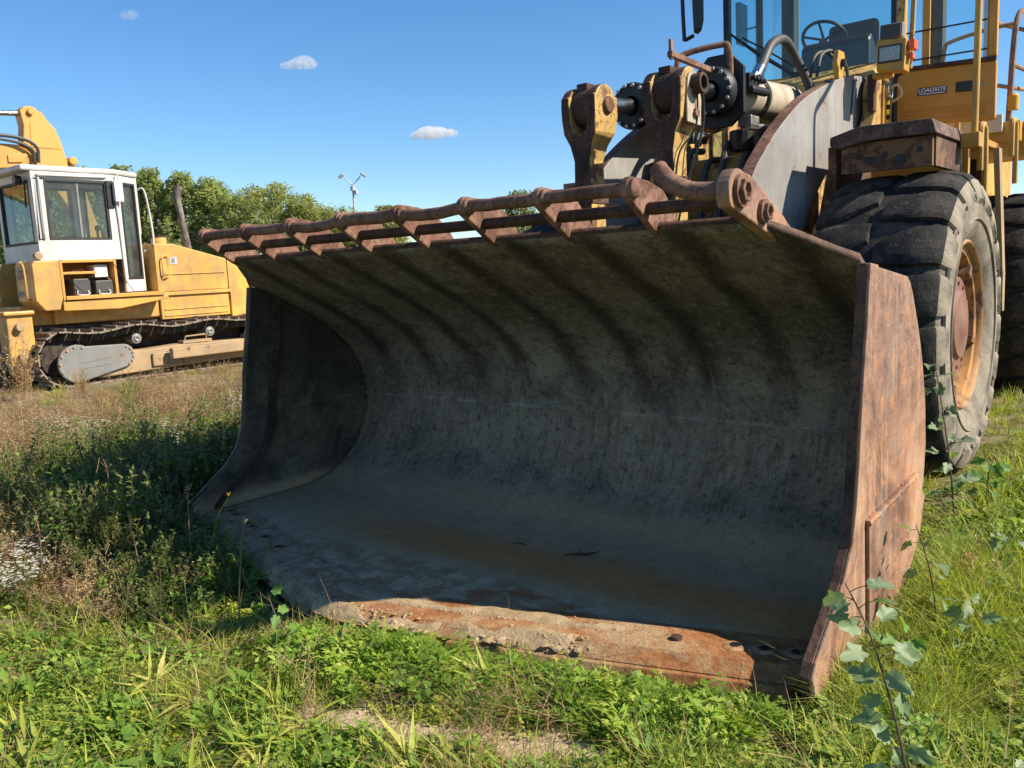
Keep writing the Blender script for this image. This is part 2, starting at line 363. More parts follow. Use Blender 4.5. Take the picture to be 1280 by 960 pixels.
def inner_mat():
    m = NT('worn bucket steel'); X = m.xyz()
    n1 = m.noise(1.7, 8, .66, dist=.6); n2 = m.noise(9, 9, .72, dist=.3); n3 = m.noise(62, 6, .72); n5 = m.noise(3.2, 8, .7, dist=.8)
    grain = m.noise(11, 7, .72, stretch=(4.0, .30, .30)); fine = m.noise(30, 4, .7, stretch=(5.0, .22, .22))
    c = m.ramp(n1, [(.36, (.100, .082, .062)), (.46, (.178, .147, .108)), (.54, (.255, .212, .150)), (.64, (.34, .285, .205))])
    c = m.mix(m.ramp(n2, [(.34, .75), (.50, 0.0)]), c, (0.068, 0.052, 0.033))
    c = m.mix(m.ramp(n2, [(.56, 0.0), (.70, .5)]), c, (0.362, 0.293, 0.172))
    # upper part: brown and olive film
    upm = m.sstep(m.math('ADD', X[2], m.math('MULTIPLY', m.math('SUBTRACT', n5, .5), .6)), .75, 1.45)
    c = m.mix(m.math('MULTIPLY', upm, .62), c, m.ramp(n5, [(.38, (.075, .058, .046)), (.5, (.125, .104, .080)), (.62, (.18, .158, .122))]))
    # lower wall: bare steel, slightly bluish
    c = m.mix(m.math('MULTIPLY', m.sstep(m.math('ABSOLUTE', m.math('SUBTRACT', X[2], .48)), .42, .05), m.ramp(n5, [(.36, .1), (.62, .8)])), c, m.ramp(grain, [(.38, (.20, .152, .100)), (.62, (.42, .325, .222))]))
    # drip stains below every divider, uneven
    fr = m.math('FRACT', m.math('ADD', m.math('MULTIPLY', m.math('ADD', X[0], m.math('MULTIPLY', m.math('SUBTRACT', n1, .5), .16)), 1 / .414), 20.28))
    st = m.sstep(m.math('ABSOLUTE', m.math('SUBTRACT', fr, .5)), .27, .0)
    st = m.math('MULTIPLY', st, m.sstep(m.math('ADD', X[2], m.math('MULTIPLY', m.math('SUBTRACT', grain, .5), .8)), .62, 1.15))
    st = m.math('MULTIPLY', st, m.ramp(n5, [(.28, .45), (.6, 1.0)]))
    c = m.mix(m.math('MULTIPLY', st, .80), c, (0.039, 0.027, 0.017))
    # scrape marks running up the wall
    c = m.mix(m.math('MULTIPLY', m.ramp(fine, [(.57, 0.0), (.63, 1.0)]), .42), c, (0.377, 0.305, 0.203))
    c = m.mix(m.math('MULTIPLY', m.ramp(grain, [(.30, 1.0), (.44, 0.0)]), .45), c, (0.060, 0.047, 0.031))
    # pale scuffs and rust below the seam
    lo = m.sstep(m.math('ABSOLUTE', m.math('SUBTRACT', X[2], .44)), .24, .04)
    sc_ = m.math('MULTIPLY', lo, m.ramp(m.math('ADD', m.math('MULTIPLY', n2, .5), m.math('MULTIPLY', fine, .5)), [(.50, 0.0), (.64, 1.0)]))
    c = m.mix(m.math('MULTIPLY', sc_, .55), c, (0.437, 0.358, 0.250))
    rb = m.math('MULTIPLY', m.math('MULTIPLY', lo, m.ramp(n5, [(.47, 0.0), (.62, 1.0)])), m.ramp(n3, [(.45, 0.0), (.62, 1.0)]))
    c = m.mix(m.math('MULTIPLY', rb, .8), c, (0.362, 0.150, 0.052))
    # floor: tan silt, a rusty brown tide band, darker worn strip in front
    fl = m.sstep(m.math('ADD', X[2], m.math('MULTIPLY', m.math('SUBTRACT', n5, .5), .10)), .26, .11)
    yy = m.math('ADD', X[1], m.math('MULTIPLY', m.math('SUBTRACT', n1, .5), .22))
    silt = m.mix(m.ramp(n3, [(.3, 0.0), (.7, 1.0)]), (.49, .325, .18), (.62, .43, .25))
    silt = m.mix(m.ramp(n2, [(.38, .5), (.52, 0.0)]), silt, (.38, .25, .14))
    c = m.mix(m.math('MULTIPLY', fl, .88), c, silt)
    br = m.math('MULTIPLY', m.sstep(m.math('ABSOLUTE', m.math('SUBTRACT', yy, .38)), .30, .08), m.sstep(X[0], -1.6, -.2))
    c = m.mix(m.math('MULTIPLY', m.math('MULTIPLY', br, fl), .78), c, m.ramp(n2, [(.3, (.52, .200, .045)), (.7, (.64, .275, .080))]))
    ft = m.sstep(yy, .15, .03)
    ft = m.math('MULTIPLY', ft, m.sstep(X[2], .3, .15))
    c = m.mix(m.math('MULTIPLY', ft, .85), c, m.ramp(n2, [(.36, (.27, .155, .075)), (.5, (.46, .29, .15)), (.64, (.68, .49, .30))]))
    c = m.mix(m.math('MULTIPLY', m.math('MULTIPLY', ft, m.ramp(n5, [(.54, 0.0), (.62, 1.0)])), .8), c, (0.362, 0.130, 0.047))
    n6 = m.noise(125, 4, .75); n7 = m.noise(26, 8, .78, dist=.5)
    c = m.mix(m.math('MULTIPLY', m.ramp(n7, [(.36, .80), (.47, 0.0)]), m.math('SUBTRACT', 1.0, m.math('MULTIPLY', fl, .75))), c, (.035, .030, .022))
    c = m.mix(m.math('MULTIPLY', m.ramp(n7, [(.54, 0.0), (.64, 1.0)]), m.math('SUBTRACT', .62, m.math('MULTIPLY', fl, .45))), c, (.36, .325, .235))
    c = m.mix(m.ramp(n6, [(.32, .75), (.45, 0.0)]), c, (.025, .022, .018))
    c = m.mix(m.ramp(n6, [(.62, 0.0), (.72, .55)]), c, (.42, .385, .30))
    c = m.mix(m.math('MULTIPLY', m.sstep(m.math('ABSOLUTE', m.math('SUBTRACT', X[2], .666)), .016, .003), m.ramp(n2, [(.40, .05), (.56, .42)])), c, (.46, .43, .36))
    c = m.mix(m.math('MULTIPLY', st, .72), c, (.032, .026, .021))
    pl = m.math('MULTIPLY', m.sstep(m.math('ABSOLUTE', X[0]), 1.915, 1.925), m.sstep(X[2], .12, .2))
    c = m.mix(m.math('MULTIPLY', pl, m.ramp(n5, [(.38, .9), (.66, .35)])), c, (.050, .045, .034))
    m.bsdf(c, m.ramp(n2, [(.2, .65), (.8, .95)]), .0, m.math('ADD', m.math('ADD', m.math('MULTIPLY', n2, .7), m.math('MULTIPLY', n3, .3)), m.math('MULTIPLY', grain, .4)), .6, .012, .15)
    return m.mat
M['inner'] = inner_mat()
M['mud'] = None
def mud_mat():
    m = NT('dried sandy mud'); n = m.noise(14, 8, .7); n3 = m.noise(90, 4, .7)
    c = m.mix(m.ramp(n, [(.3, 0.0), (.7, 1.0)]), (.31, .215, .115), (.52, .39, .235))
    m.bsdf(c, .95, 0, m.math('ADD', n, m.math('MULTIPLY', n3, .5)), .9, .015, .1); return m.mat
M['mud'] = mud_mat()
BW = 1.93
def y_edge(x):
    a = abs(x); return -.605 + .30 * (math.sqrt(a * a + .03) - .17) * 1.02
PROF = [(.20, 1.655), (.40, 1.552), (.59, 1.452), (.82, 1.345), (1.02, 1.235), (1.18, 1.125), (1.30, 1.01), (1.38, .885), (1.425, .76), (1.43, .65),
        (1.405, .53), (1.35, .41), (1.265, .30), (1.15, .205), (1.02, .14), (.86, .10), (.70, .088), (.5, .085), (.3, .085), (.15, .085)]
PROF = [(y if y < .6 else .6 + (y - .6) * .95, z) for y, z in PROF]
def lip(x):
    a = abs(x); return .2 if a <= 1.65 else .2 + (a - 1.65) / .28 * .29
def make_bucket():
    mb = MB(); nx = 71; xs = [-BW + 2 * BW * i / (nx - 1) for i in range(nx)]
    pf = bez([(y, z, 0) for y, z in PROF], 3); pf = [(p.x, p.y) for p in pf]
    rows = len(pf) + 7; V = []; r2 = random.Random(3)
    for x in xs:
        l = lip(x); zl = 1.655 - (l - .2) * .52
        ye = y_edge(x) + .075
        col = []
        for i, (y, z) in enumerate(pf):
            if z > 1.2 and y < l: y = l + (i * 1e-3); z = 1.655 - (y - .2) * .52
            col.append((y, z))
        y0 = pf[-1][0]
        for k in range(1, 8): col.append((y0 + (ye - y0) * k / 7, .085 - .006 * k / 7))
        for (y, z) in col:
            d = .006 * math.sin(3.1 * x + 2.2 * y + 3 * z) + .004 * math.sin(9 * x - 5 * z + 1) + .003 * math.sin(17 * x + 11 * y)
            dn = max(0, min(1, (1.62 - z) / .2)) if z > .2 else .35
            # washboard: the plate bellies out between the ribs behind it
            if z > .3: d += .010 * math.cos(2 * math.pi * x / .414)
            V.append((x, y - d * dn * (1 if z > .2 else 0), z + d * dn * .8))
    F = []
    for i in range(nx - 1):
        for j in range(rows - 1):
            a = i * rows + j; F.append((a, a + 1, a + rows + 1, a + rows))
    mb.add(V, F)
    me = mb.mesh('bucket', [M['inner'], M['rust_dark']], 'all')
    o = link('bucket', me, loader)
    so_ = o.modifiers.new('thickness', 'SOLIDIFY'); so_.thickness = .032; so_.material_offset = 1; so_.material_offset_rim = 1
    # make the extra thickness fall outside the tub
    cen = Vector((0, .6, .8)); q = sum(p.normal.dot(cen - p.center) for p in me.polygons)
    so_.offset = -1
    if q < 0: me.flip_normals()
    tag(o, 'wide rusty bucket with a pointed cutting edge, dark and dusty inside')
    return o
bucket = make_bucket()

# side plates
side_front = [(.49, 1.49), (.455, 1.25), (.405, .98), (.375, .75), (.345, .58), (.30, .46), (.21, .355), (.06, .255), (-.07, .165), (-.105, .12), (-.09, .05), (-.04, .022)]
side_back = [(.6, .02), (.88, .045), (1.07, .10), (1.22, .2), (1.32, .33), (1.385, .47), (1.415, .64), (1.39, .84), (1.32, 1.05), (1.24, 1.2), (1.14, 1.35), (1.10, 1.395), (1.05, 1.42)]
for sx in (1, -1):
    mb = MB(); mb.prism(side_front + side_back, 'x', sx * (BW - .005), sx * (BW + .032), 0, 1)
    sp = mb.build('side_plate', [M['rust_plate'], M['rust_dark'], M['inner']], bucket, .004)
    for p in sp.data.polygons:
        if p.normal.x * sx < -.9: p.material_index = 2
    # raised front strip on the inside and outside
    fs = [(y, z) for y, z in side_front]
    strip = fs[:-1] + [(y + .10 + .05 * (z < .3), max(z - .01, .03)) for y, z in fs[:-1]][::-1]
    mb = MB(); mb.prism(strip, 'x', sx * (BW + .033), sx * (BW + .046), 0, 0); mb.build('edge_strip', M['rust_plate'], sp, .004)
    mb = MB(); mb.prism([(y + .17, z - .02) for y, z in fs[:-2]] + [(y + .23, z - .02) for y, z in fs[:-2]][::-1], 'x', sx * (BW - .006), sx * (BW - .028), 0, 0)
    mb.build('inner_rib', M['rust_dark'], sp, .003)
    wear = [(.50, .49), (1.20, .525), (1.35, .40), (1.25, .22), (1.08, .11), (.88, .055), (.52, .035)]
    mb = MB(); mb.prism(wear, 'x', sx * (BW + .033), sx * (BW + .048), 0, 0); wp = mb.build('wear_plate', M['rust_plate'], sp, .005)
    # weld bead along the wear plate
    pts = []; r3 = random.Random(5)
    for i in range(34):
        t = i / 33; pts.append((sx * (BW + .042), .50 + .70 * t, .497 + .035 * t + r3.uniform(-.003, .003)))
    mb = MB(); mb.tube(pts, [.012 + .004 * r3.random() for _ in pts], 6); mb.build('weld_bead', M['rust_plate'], sp, 0, True)
    # gusset filling the corner between shell and plate
# weld seam across the back
r3 = random.Random(11); pts = [(x, 1.383 + r3.uniform(-.002, .002), .665 + r3.uniform(-.003, .003)) for x in np.linspace(-1.92, 1.92, 150)]
mb = MB(); mb.tube(pts, [.004 + .005 * r3.random() for _ in pts], 6); mb.build('weld_seam', M['inner'], bucket, 0, True)

# cutting edge: upper base edge plus lower bolt on plates
def edge_strip(x0, x1, ya, yb, z0, z1, bevel_front=0, n=14):
    mb = MB(); v = []; f = []
    for i in range(n + 1):
        x = x0 + (x1 - x0) * i / n; e = y_edge(x)
        v += [(x, e + ya + bevel_front, z1), (x, e + yb, z1), (x, e + yb, z0), (x, e + ya, z0)]
        if i:
            a = (i - 1) * 4; b = i * 4
            for k in range(4): f.append((a + k, a + (k + 1) % 4, b + (k + 1) % 4, b + k))
    f.append((3, 2, 1, 0)); f.append((n * 4, n * 4 + 1, n * 4 + 2, n * 4 + 3))
    mb.add(v, f); return mb
def edge_mat():
    m = NT('rust and dust on the cutting edge'); X = m.xyz()
    n1 = m.noise(2.6, 9, .68, dist=.7); n2 = m.noise(14, 9, .74, dist=.3); n3 = m.noise(85, 5, .74)
    r_ = m.ramp(n2, [(.28, (.13, .055, .03)), (.44, (.29, .115, .042)), (.56, (.38, .165, .062)), (.68, (.44, .25, .125))])
    g_ = m.ramp(n2, [(.36, (.22, .125, .062)), (.5, (.40, .25, .135)), (.64, (.60, .43, .27))])
    d_ = m.ramp(n3, [(.36, (.30, .20, .105)), (.64, (.50, .37, .215))])
    k = m.sstep(m.math('ADD', X[0], m.math('MULTIPLY', m.math('SUBTRACT', n1, .5), 2.6)), -.5, .45)
    c = m.mix(k, g_, r_)
    c = m.mix(m.math('MULTIPLY', m.ramp(n1, [(.50, 0.0), (.60, .9)]), m.ramp(n2, [(.36, .35), (.52, 1.0)])), c, d_)
    c = m.mix(m.ramp(n3, [(.30, .7), (.44, 0.0)]), c, (.07, .04, .026)); c = m.mix(m.ramp(n3, [(.64, 0.0), (.75, .5)]), c, (.52, .38, .26))
    m.bsdf(c, .9, 0, m.math('ADD', n2, m.math('MULTIPLY', n3, .5)), .9, .012, .2); return m.mat
M['edge'] = edge_mat()
base_edge = edge_strip(-1.90, 1.90, .03, .34, .052, .093, .07, 40).build('cutting_edge', M['edge'], bucket, .003)
for (a, b) in ((-1.88, -.66), (-.65, .60), (.61, 1.88)):
    edge_strip(a, b, -.012 if a > 0 else .032, .30, .010, .049, .02).build('bolt_on_edge', M['edge'], base_edge, .004)
# bolts and empty bolt holes along the edge
bm_ = MB(); bm_.lathe([(.012, 0), (.012, .021), (0, .024)], 10, Matrix.Rotation(R(-90), 4, 'Y')); bolt_me = bm_.mesh('edge_bolt', M['rust_dark'], True)
hm = MB(); hm.lathe([(.004, .0), (.0045, .019), (.006, .03), (0, .046)], 14, Matrix.Rotation(R(-90), 4, 'Y')); hole_me = hm.mesh('bolt_hole', [M['edge']], True)
h2 = MB(); h2.lathe([(.002, 0), (.002, .019), (0, .020)], 12, Matrix.Rotation(R(-90), 4, 'Y')); dot_me = h2.mesh('hole', M['darksteel'], True)
for x in (-1.78, -1.68, -1.45, -1.36, -1.12, -.9, 1.42, 1.63, 1.73, 1.84):
    z = .094; y = y_edge(x) + .205
    if x in (1.63, 1.73, 1.84) or x < -.8:
        h_ = link('bolt_hole', hole_me, base_edge, T(x, y, z)); link('hole', dot_me, base_edge, T(x, y, z + .0055))
    else: link('edge_bolt', bolt_me, base_edge, T(x, y, z))

# caked mud on the edge: real lumps
def mud_lumps():
    mb = MB(); r4 = random.Random(21)
    def lump(c, s):
        bm = bmesh.new(); bmesh.ops.create_icosphere(bm, subdivisions=1, radius=1)
        sx, sy, sz = s * r4.uniform(.7, 1.5), s * r4.uniform(.7, 1.3), s * r4.uniform(.35, .8)
        a = r4.uniform(0, 6.3); ca, sa = math.cos(a), math.sin(a)
        vs_ = []
        for q in bm.verts:
            k = 1 + r4.uniform(-.28, .28); p = (q.co.x * sx * k, q.co.y * sy * k, q.co.z * sz * k)
            vs_.append((c[0] + p[0] * ca - p[1] * sa, c[1] + p[0] * sa + p[1] * ca, c[2] + p[2]))
        mb.add(vs_, [tuple(x.index for x in f.verts) for f in bm.faces]); bm.free()
    for i in range(700):
        x = r4.uniform(-.35, 1.52); e = y_edge(x); t = r4.random()
        g = math.sin(7 * x + 1) + math.sin(13 * x + 2) * .6
        if t < .55:   # back rim of the lit strip
            y = e + .20 + abs(r4.gauss(0, .035)) + .02 * g; 
            if x > 1.2: continue
            lump((x, y, .094), r4.uniform(.002, .008))
        else:         # front slope
            if g < -.2: continue
            k = r4.random(); y = e + .03 + .11 * k; lump((x, y, .05 + .045 * min(1, k * 1.6)), r4.uniform(.003, .010))
    for i in range(46):
        x = r4.choice([.78, .84, .30, .45, 1.08]) + r4.gauss(0, .05); lump((x, y_edge(x) + r4.uniform(.01, .1), .07), r4.uniform(.012, .024))
    o = mb.build('dried_mud', M['mud'], bucket, 0, False); o['kind'] = 'stuff'
mud_lumps()
# thin skin of mud over part of the edge
def mud_skin(x0, x1, ya, yb, z, seed):
    mb = MB(); r5 = random.Random(seed); nx, ny = 60, 10; v = []; f = []
    for i in range(nx + 1):
        x = x0 + (x1 - x0) * i / nx; wv = .03 * math.sin(9 * x + seed) + .02 * math.sin(23 * x)
        end = min(1, min(i, nx - i) / 5)
        for j in range(ny + 1):
            t = j / ny; y = y_edge(x) + ya + (yb + wv - ya) * t
            h = math.sin(math.pi * t) ** .5 * end * (.008 + .006 * r5.random())
            v.append((x, y, z(y - y_edge(x)) + h - .004))
    for i in range(nx):
        for j in range(ny):
            a = i * (ny + 1) + j; f.append((a, a + ny + 1, a + ny + 2, a + 1))
    mb.add(v, f); o = mb.build('mud_crust', M['mud'], bucket, 0, True)
zt = lambda d: .094 if d > .10 else .052 + .042 * max(0, (d - .03) / .07)
mud_skin(-.2, 1.24, .20, .285, zt, 1)
mud_skin(-.2, .56, .035, .10, zt, 2)
mud_skin(.62, 1.10, .035, .13, zt, 5)

# spill guard: divider plates, top rail, middle rail
GX = [-1.656 + .414 * k for k in range(9)]
def guard_poly(e=0):
    top = circ(.03, 1.805, .046, 215, 75, 8)
    return [(.205, 1.64)] + top + [(.15 + e, 1.84), (.26 + e, 1.81), (.36 + e, 1.72), (.43 + e, 1.62), (.44 + e, 1.56), (.37, 1.60)]
for k, x in enumerate(GX):
    mb = MB()
    if k == 8:
        poly = [(.20, 1.63)] + circ(.005, 1.752, .080, 218, 60, 10) + [(.10, 1.815), (.22, 1.765), (.40, 1.68), (.56, 1.59), (.66, 1.47), (.5, 1.53)]
        mb.prism(poly, 'x', x - .02, x + .03)
    else: mb.prism(guard_poly(), 'x', x - .016, x + .016)
    dv = mb.build('guard_divider', M['rust_plate'] if k == 8 else M['rust'], bucket, .006)
    # round boss where the rail passes through
    mb = MB(); mb.lathe([(-.035, 0), (-.024, .032), (-.018, .037), (.020, .037), (.026, .032), (.037, 0)], 14, T(x + .012, .025, 1.805 if k < 8 else 1.765))
    mb.build('rail_boss', M['rust'], dv, 0, True)
    if k == 8:
        for (yy, zz_, s) in ((.01, 1.757, .95), (.20, 1.69, .75)):
            mb = MB(); mb.lathe([(.02, .045 * s), (.05, .045 * s), (.05, .028 * s), (.035, .026 * s), (.035, 0)], 6, T(x + .012, yy, zz_)); mb.build('hex_nut', M['rust'], dv, .003)
            mb = MB(); mb.lathe([(.02, .06 * s), (.034, .06 * s), (.034, 0)], 18, T(x + .012, yy, zz_)); mb.build('washer', M['rust'], dv, 0, True)
for k in range(8):
    a, b = GX[k], GX[k + 1]
    if k < 7:
        n = 6; pts = [(a + (b - a) * i / n, .025 + rnd.uniform(-.004, .004), 1.805 - (.014 * math.sin(math.pi * i / n) if k in (2, 4) else 0) + rnd.uniform(-.003, .003)) for i in range(n + 1)]
        mb = MB(); mb.tube(pts, .027 if k not in (3,) else .031, 12); mb.build('top_rail', M['rust'], bucket, 0, True)
    else:
        pts = bez([(1.375, .01, 1.865), (1.40, .0, 1.838), (1.44, -.01, 1.805), (1.50, .0, 1.775), (1.57, .005, 1.765), (1.65, .01, 1.765)], 5)
        mb = MB(); mb.tube(pts, .034, 12); tag(mb.build('top_rail', M['rust'], bucket, 0, True), 'broken bent end of the top rail curling upward')
    Mx = Matrix.Rotation(R(-28), 4, 'X')
    mb = MB(); mb.box(((a + b) / 2, .135, 1.733), (b - a - .034, .042, .040), Mx); mb.build('middle_rail', M['rust_dark'], bucket, .008)
# ribs behind the shell and hinge ears
for x in (-1.45, -.62, .62, 1.45):
    pf = [(1.10, 1.27), (1.28, 1.14), (1.43, .95), (1.50, .70), (1.48, .48), (1.36, .30), (1.36, .18), (1.60, .42), (1.66, .8), (1.5, 1.1), (1.25, 1.32)]
    mb = MB(); mb.prism(pf, 'x', x - .04, x + .04); mb.build('hinge_ear', M['rust_dark'], bucket, .008)
# twig lying on the bucket floor
mb = MB(); mb.tube([(.50, .52, .098), (.56, .56, .102), (.60, .585, .10), (.66, .63, .112)], [.002, .005, .006, .002], 6); mb.tube([(.57, .565, .1), (.55, .60, .11)], [.004, .0015], 5)
tag(mb.build('twig', M['rust_dark'], None, 0, True), 'short dry twig lying on the bucket floor', 'twig')
mb = MB(); mb.tube([(.16, .53, .096), (.22, .55, .10), (.25, .545, .098)], [.002, .004, .002], 6)
tag(mb.build('twig', M['rust_dark'], None, 0, True), 'tiny curled twig on the bucket floor, left of the longer one', 'twig')
# ------------------------------------------------------------------ wheel loader: wheels
def tyre_mats():
    m = NT('worn tyre rubber'); X = m.xyz()
    n1 = m.noise(4, 8, .7); n2 = m.noise(30, 6, .7)
    c = m.mix(m.ramp(n1, [(.35, 0.0), (.7, 1.0)]), (.010, .0105, .011), (.032, .030, .028))
    c = m.mix(m.ramp(n2, [(.58, 0.0), (.72, .7)]), c, (.20, .17, .135)); c = m.mix(m.ramp(m.noise(2.2, 7, .7), [(.52, 0.0), (.68, .55)]), c, (.15, .115, .085))
    m.bsdf(c, m.ramp(n1, [(.2, .72), (.8, .95)]), 0, m.math('ADD', n1, m.math('MULTIPLY', n2, .6)), .8, .018, .25)
    M['tread'] = m.mat
    m = NT('dusty tyre sidewall'); n1 = m.noise(3, 8, .66, dist=.6); n2 = m.noise(34, 6, .7)
    c = m.ramp(n1, [(.36, (.12, .105, .082)), (.5, (.22, .19, .148)), (.62, (.31, .265, .20))])
    c = m.mix(m.ramp(n2, [(.30, .5), (.48, 0.0)]), c, (.05, .05, .05))
    m.bsdf(c, .9, 0, m.math('ADD', n1, m.math('MULTIPLY', n2, .5)), .4, .01, .2)
    M['sidewall'] = m.mat
tyre_mats()
TP = [(0, 1.0), (.15, .999), (.27, .992), (.345, .972), (.395, .93), (.42, .87), (.433, .80), (.433, .72), (.42, .655), (.395, .60), (.36, .56)]
def tp_at(s):
    """point on the tyre cross section at arc length s from the crown"""
    sg = 1 if s >= 0 else -1; s = abs(s); acc = 0
    for (a, b) in zip(TP[:-1], TP[1:]):
        L = math.hypot(b[0] - a[0], b[1] - a[1])
        if acc + L >= s:
            t = (s - acc) / L; n = Vector((a[1] - b[1], b[0] - a[0])).normalized()
            return sg * (a[0] + (b[0] - a[0]) * t), a[1] + (b[1] - a[1]) * t, (sg * n.x, n.y)
        acc += L
    return sg * TP[-1][0], TP[-1][1], (sg, 0)
def tread_block(side, outer):
    """one lug: half of the tread width, wrapping over the shoulder"""
    mb = MB(); ns, nth = 10, 6
    s0, s1 = (.015, .57) if outer else (.03, .50)
    def P(s, th, h):
        u, r, n = tp_at(side * s)
        u += n[0] * h; r += n[1] * h
        return Vector((u, r * math.sin(th), r * math.cos(th)))
    v = []; f = []
    N = (ns + 1) * (nth + 1)
    hw = .142
    for lay in (0, 1):
        for i in range(ns + 1):
            t = i / ns; s = s0 + (s1 - s0) * t
            # lug is narrow at the crown, wide in the middle, slanted forward
            wd = hw * (.55 + .45 * min(1, t * 2.6)) * (1 if t < .8 else 1 - (t - .8) * .8)
            off = .17 * t * (1 - .45 * t) * side
            for j in range(nth + 1):
                q = (j / nth * 2 - 1)
                ed = 0
                if lay and (i == 0 or j in (0, nth)): ed = .012
                if lay and i == ns: ed = .03
                th = off + q * (wd - (.012 if lay and j in (0, nth) else 0))
                ss = s + (.012 if lay and i == 0 else 0) - (.02 if lay and i == ns else 0)
                h = -.02 if not lay else .042 - ed - (.020 * max(0, t - .62) / .38)
                v.append(P(ss, th, h))
    for lay in (0, 1):
        for i in range(ns):
            for j in range(nth):
                a = lay * N + i * (nth + 1) + j
                f.append((a, a + 1, a + nth + 2, a + nth + 1))
    def wall(idx):
        for a, b in zip(idx[:-1], idx[1:]): f.append((a, b, b + N, a + N))
    w1 = nth + 1
    wall([j for j in range(w1)]); wall([ns * w1 + j for j in range(w1)]); wall([i * w1 for i in range(ns + 1)]); wall([i * w1 + nth for i in range(ns + 1)])
    mb.add(v, f); return mb.mesh('tread_block', [M['tread'], M['sidewall']], True)
blk = {}
for sd in (1, -1):
    me = tread_block(sd, True); blk[sd] = me
    for p in me.polygons:
        if abs(p.center.x) > .40 : p.material_index = 1
def make_wheel(cx, cy, cz, flip, full):
    """flip=1: the outside faces +x"""
    Mw = T(cx, cy, cz) @ (Matrix.Identity(4) if flip > 0 else Matrix.Rotation(math.pi, 4, 'Z'))
    mb = MB()
    prof = [(-u, r) for u, r in TP[::-1]] + TP[1:]
    # raised rings on the sidewall
    mb.lathe(prof + [(.30, .50), (-.30, .50)], 96, None, 0, True)
    me = mb.mesh('wheel', [M['tread'], M['sidewall']], True)
    for p in me.polygons:
        if math.hypot(p.center.y, p.center.z) < .90 and abs(p.center.x) > .36: p.material_index = 1
    wh = link('wheel', me, loader, Mw)
    mb = MB(); mb.lathe([(.428, .862), (.440, .868), (.440, .876), (.424, .882)], 96); mb.lathe([(.428, .70), (.442, .705), (.442, .712), (.430, .716)], 96)
    link('sidewall_ring', mb.mesh('sidewall_ring', M['sidewall'], True), wh, Mw)
    N = 19
    for k in range(N):
        for sd in (1, -1):
            a = 2 * math.pi * (k + (.5 if sd < 0 else 0)) / N + .06
            link('tread_block', blk[sd], wh, Mw @ Matrix.Rotation(a, 4, 'X'))
    mb = MB(); mb.lathe([(.345, .575), (.375, .575), (.385, .56), (.375, .545), (.345, .535), (.335, .50), (.24, .475), (.20, .45), (.19, .33), (.19, .0)], 64)
    link('rim', mb.mesh('rim', M['rim'], True), wh, Mw)
    mb = MB(); mb.lathe([(.19, .35), (.30, .345), (.325, .325), (.33, .24), (.355, .215), (.36, .10), (.375, .08), (.375, 0)], 40)
    link('hub', mb.mesh('hub', M['redhub'], True), wh, Mw)
    if full:
        b = MB(); b.lathe([(0, .024), (.035, .022), (.045, .012), (.045, 0)], 6); bme = b.mesh('wheel_nut', M['darksteel'])
        for k in range(26):
            q = 2 * math.pi * k / 26; link('wheel_nut', bme, wh, Mw @ T(.213, .398 * math.cos(q), .398 * math.sin(q)))
        mb = MB(); mb.lathe([(.195, .352), (.213, .355), (.213, .44), (.195, .445)], 48); link('nut_ring', mb.mesh('nut_ring', M['darksteel'], True), wh, Mw)
        b = MB(); b.lathe([(0, .014), (.012, .013), (.012, 0)], 6); bme = b.mesh('hub_bolt', M['redhub'])
        for k in range(12):
            q = 2 * math.pi * k / 12; link('hub_bolt', bme, wh, Mw @ T(.326, .285 * math.cos(q), .285 * math.sin(q)))
        for q in (.4, 1.6, 2.9, 4.4, 5.6):
            mb = MB(); mb.box((.2, 0, 0), (.10, .05, .09)); link('rim_clamp', mb.mesh('rim_clamp', M['rim']), wh, Mw @ Matrix.Rotation(q, 4, 'X') @ T(.10, 0, .455), .006)
    return wh
make_wheel(1.32, 3.59, 1.0, 1, True)
make_wheel(1.30, 7.55, 1.0, 1, False)
make_wheel(-1.24, 3.59, 1.0, -1, False)
make_wheel(-1.22, 7.55, 1.0, -1, False)

# ------------------------------------------------------------------ wheel loader: boom, levers, cylinders
bx = .045   # machine centre line
boom_top = bez([(1.62, .30, 0), (1.80, .85, 0), (2.10, 1.42, 0), (2.36, 1.97, 0), (2.60, 2.20, 0), (2.95, 2.43, 0), (3.39, 2.64, 0), (4.05, 2.84, 0), (4.60, 2.93, 0), (4.92, 2.90, 0), (5.02, 2.74, 0)], 5)
boom_bot = [(4.95, 2.58), (4.60, 2.50), (4.0, 2.30), (3.4, 1.85), (2.9, 1.25), (2.45, .70), (2.1, .28), (1.85, .16), (1.68, .18)]
bp = [(p.x, p.y) for p in boom_top] + boom_bot
for sx in (1, -1):
    x0 = bx + sx * .575; x1 = bx + sx * .665
    mb = MB(); mb.prism(bp, 'x', x0, x1, 0, 1)
    bo = mb.build('boom_arm', [M['boomgrey'], M['rust']], loader, .005)
    mb = MB(); mb.lathe([(-.075, .0), (-.075, .15), (.075, .15), (.085, .13), (.085, .07), (.11, .06), (.11, 0)], 24, T(x1 + sx * .0, 4.78, 2.72) @ (Matrix.Identity(4) if sx > 0 else Matrix.Rotation(math.pi, 4, 'Z')))
    mb.build('pivot_pin', M['yellow_rust'], bo, .004, True)
    mb = MB(); mb.lathe([(-.05, .0), (-.05, .11), (.06, .11), (.06, 0)], 20, T(x1, 1.80, .33)); mb.build('bucket_pin', M['rust'], bo, .004, True)
# cross tube
mb = MB(); mb.tube([(bx - .58, 2.55, 1.55), (bx + .58, 2.55, 1.55)], .17, 20); mb.build('cross_tube', M['boomgrey'], loader, 0, True)

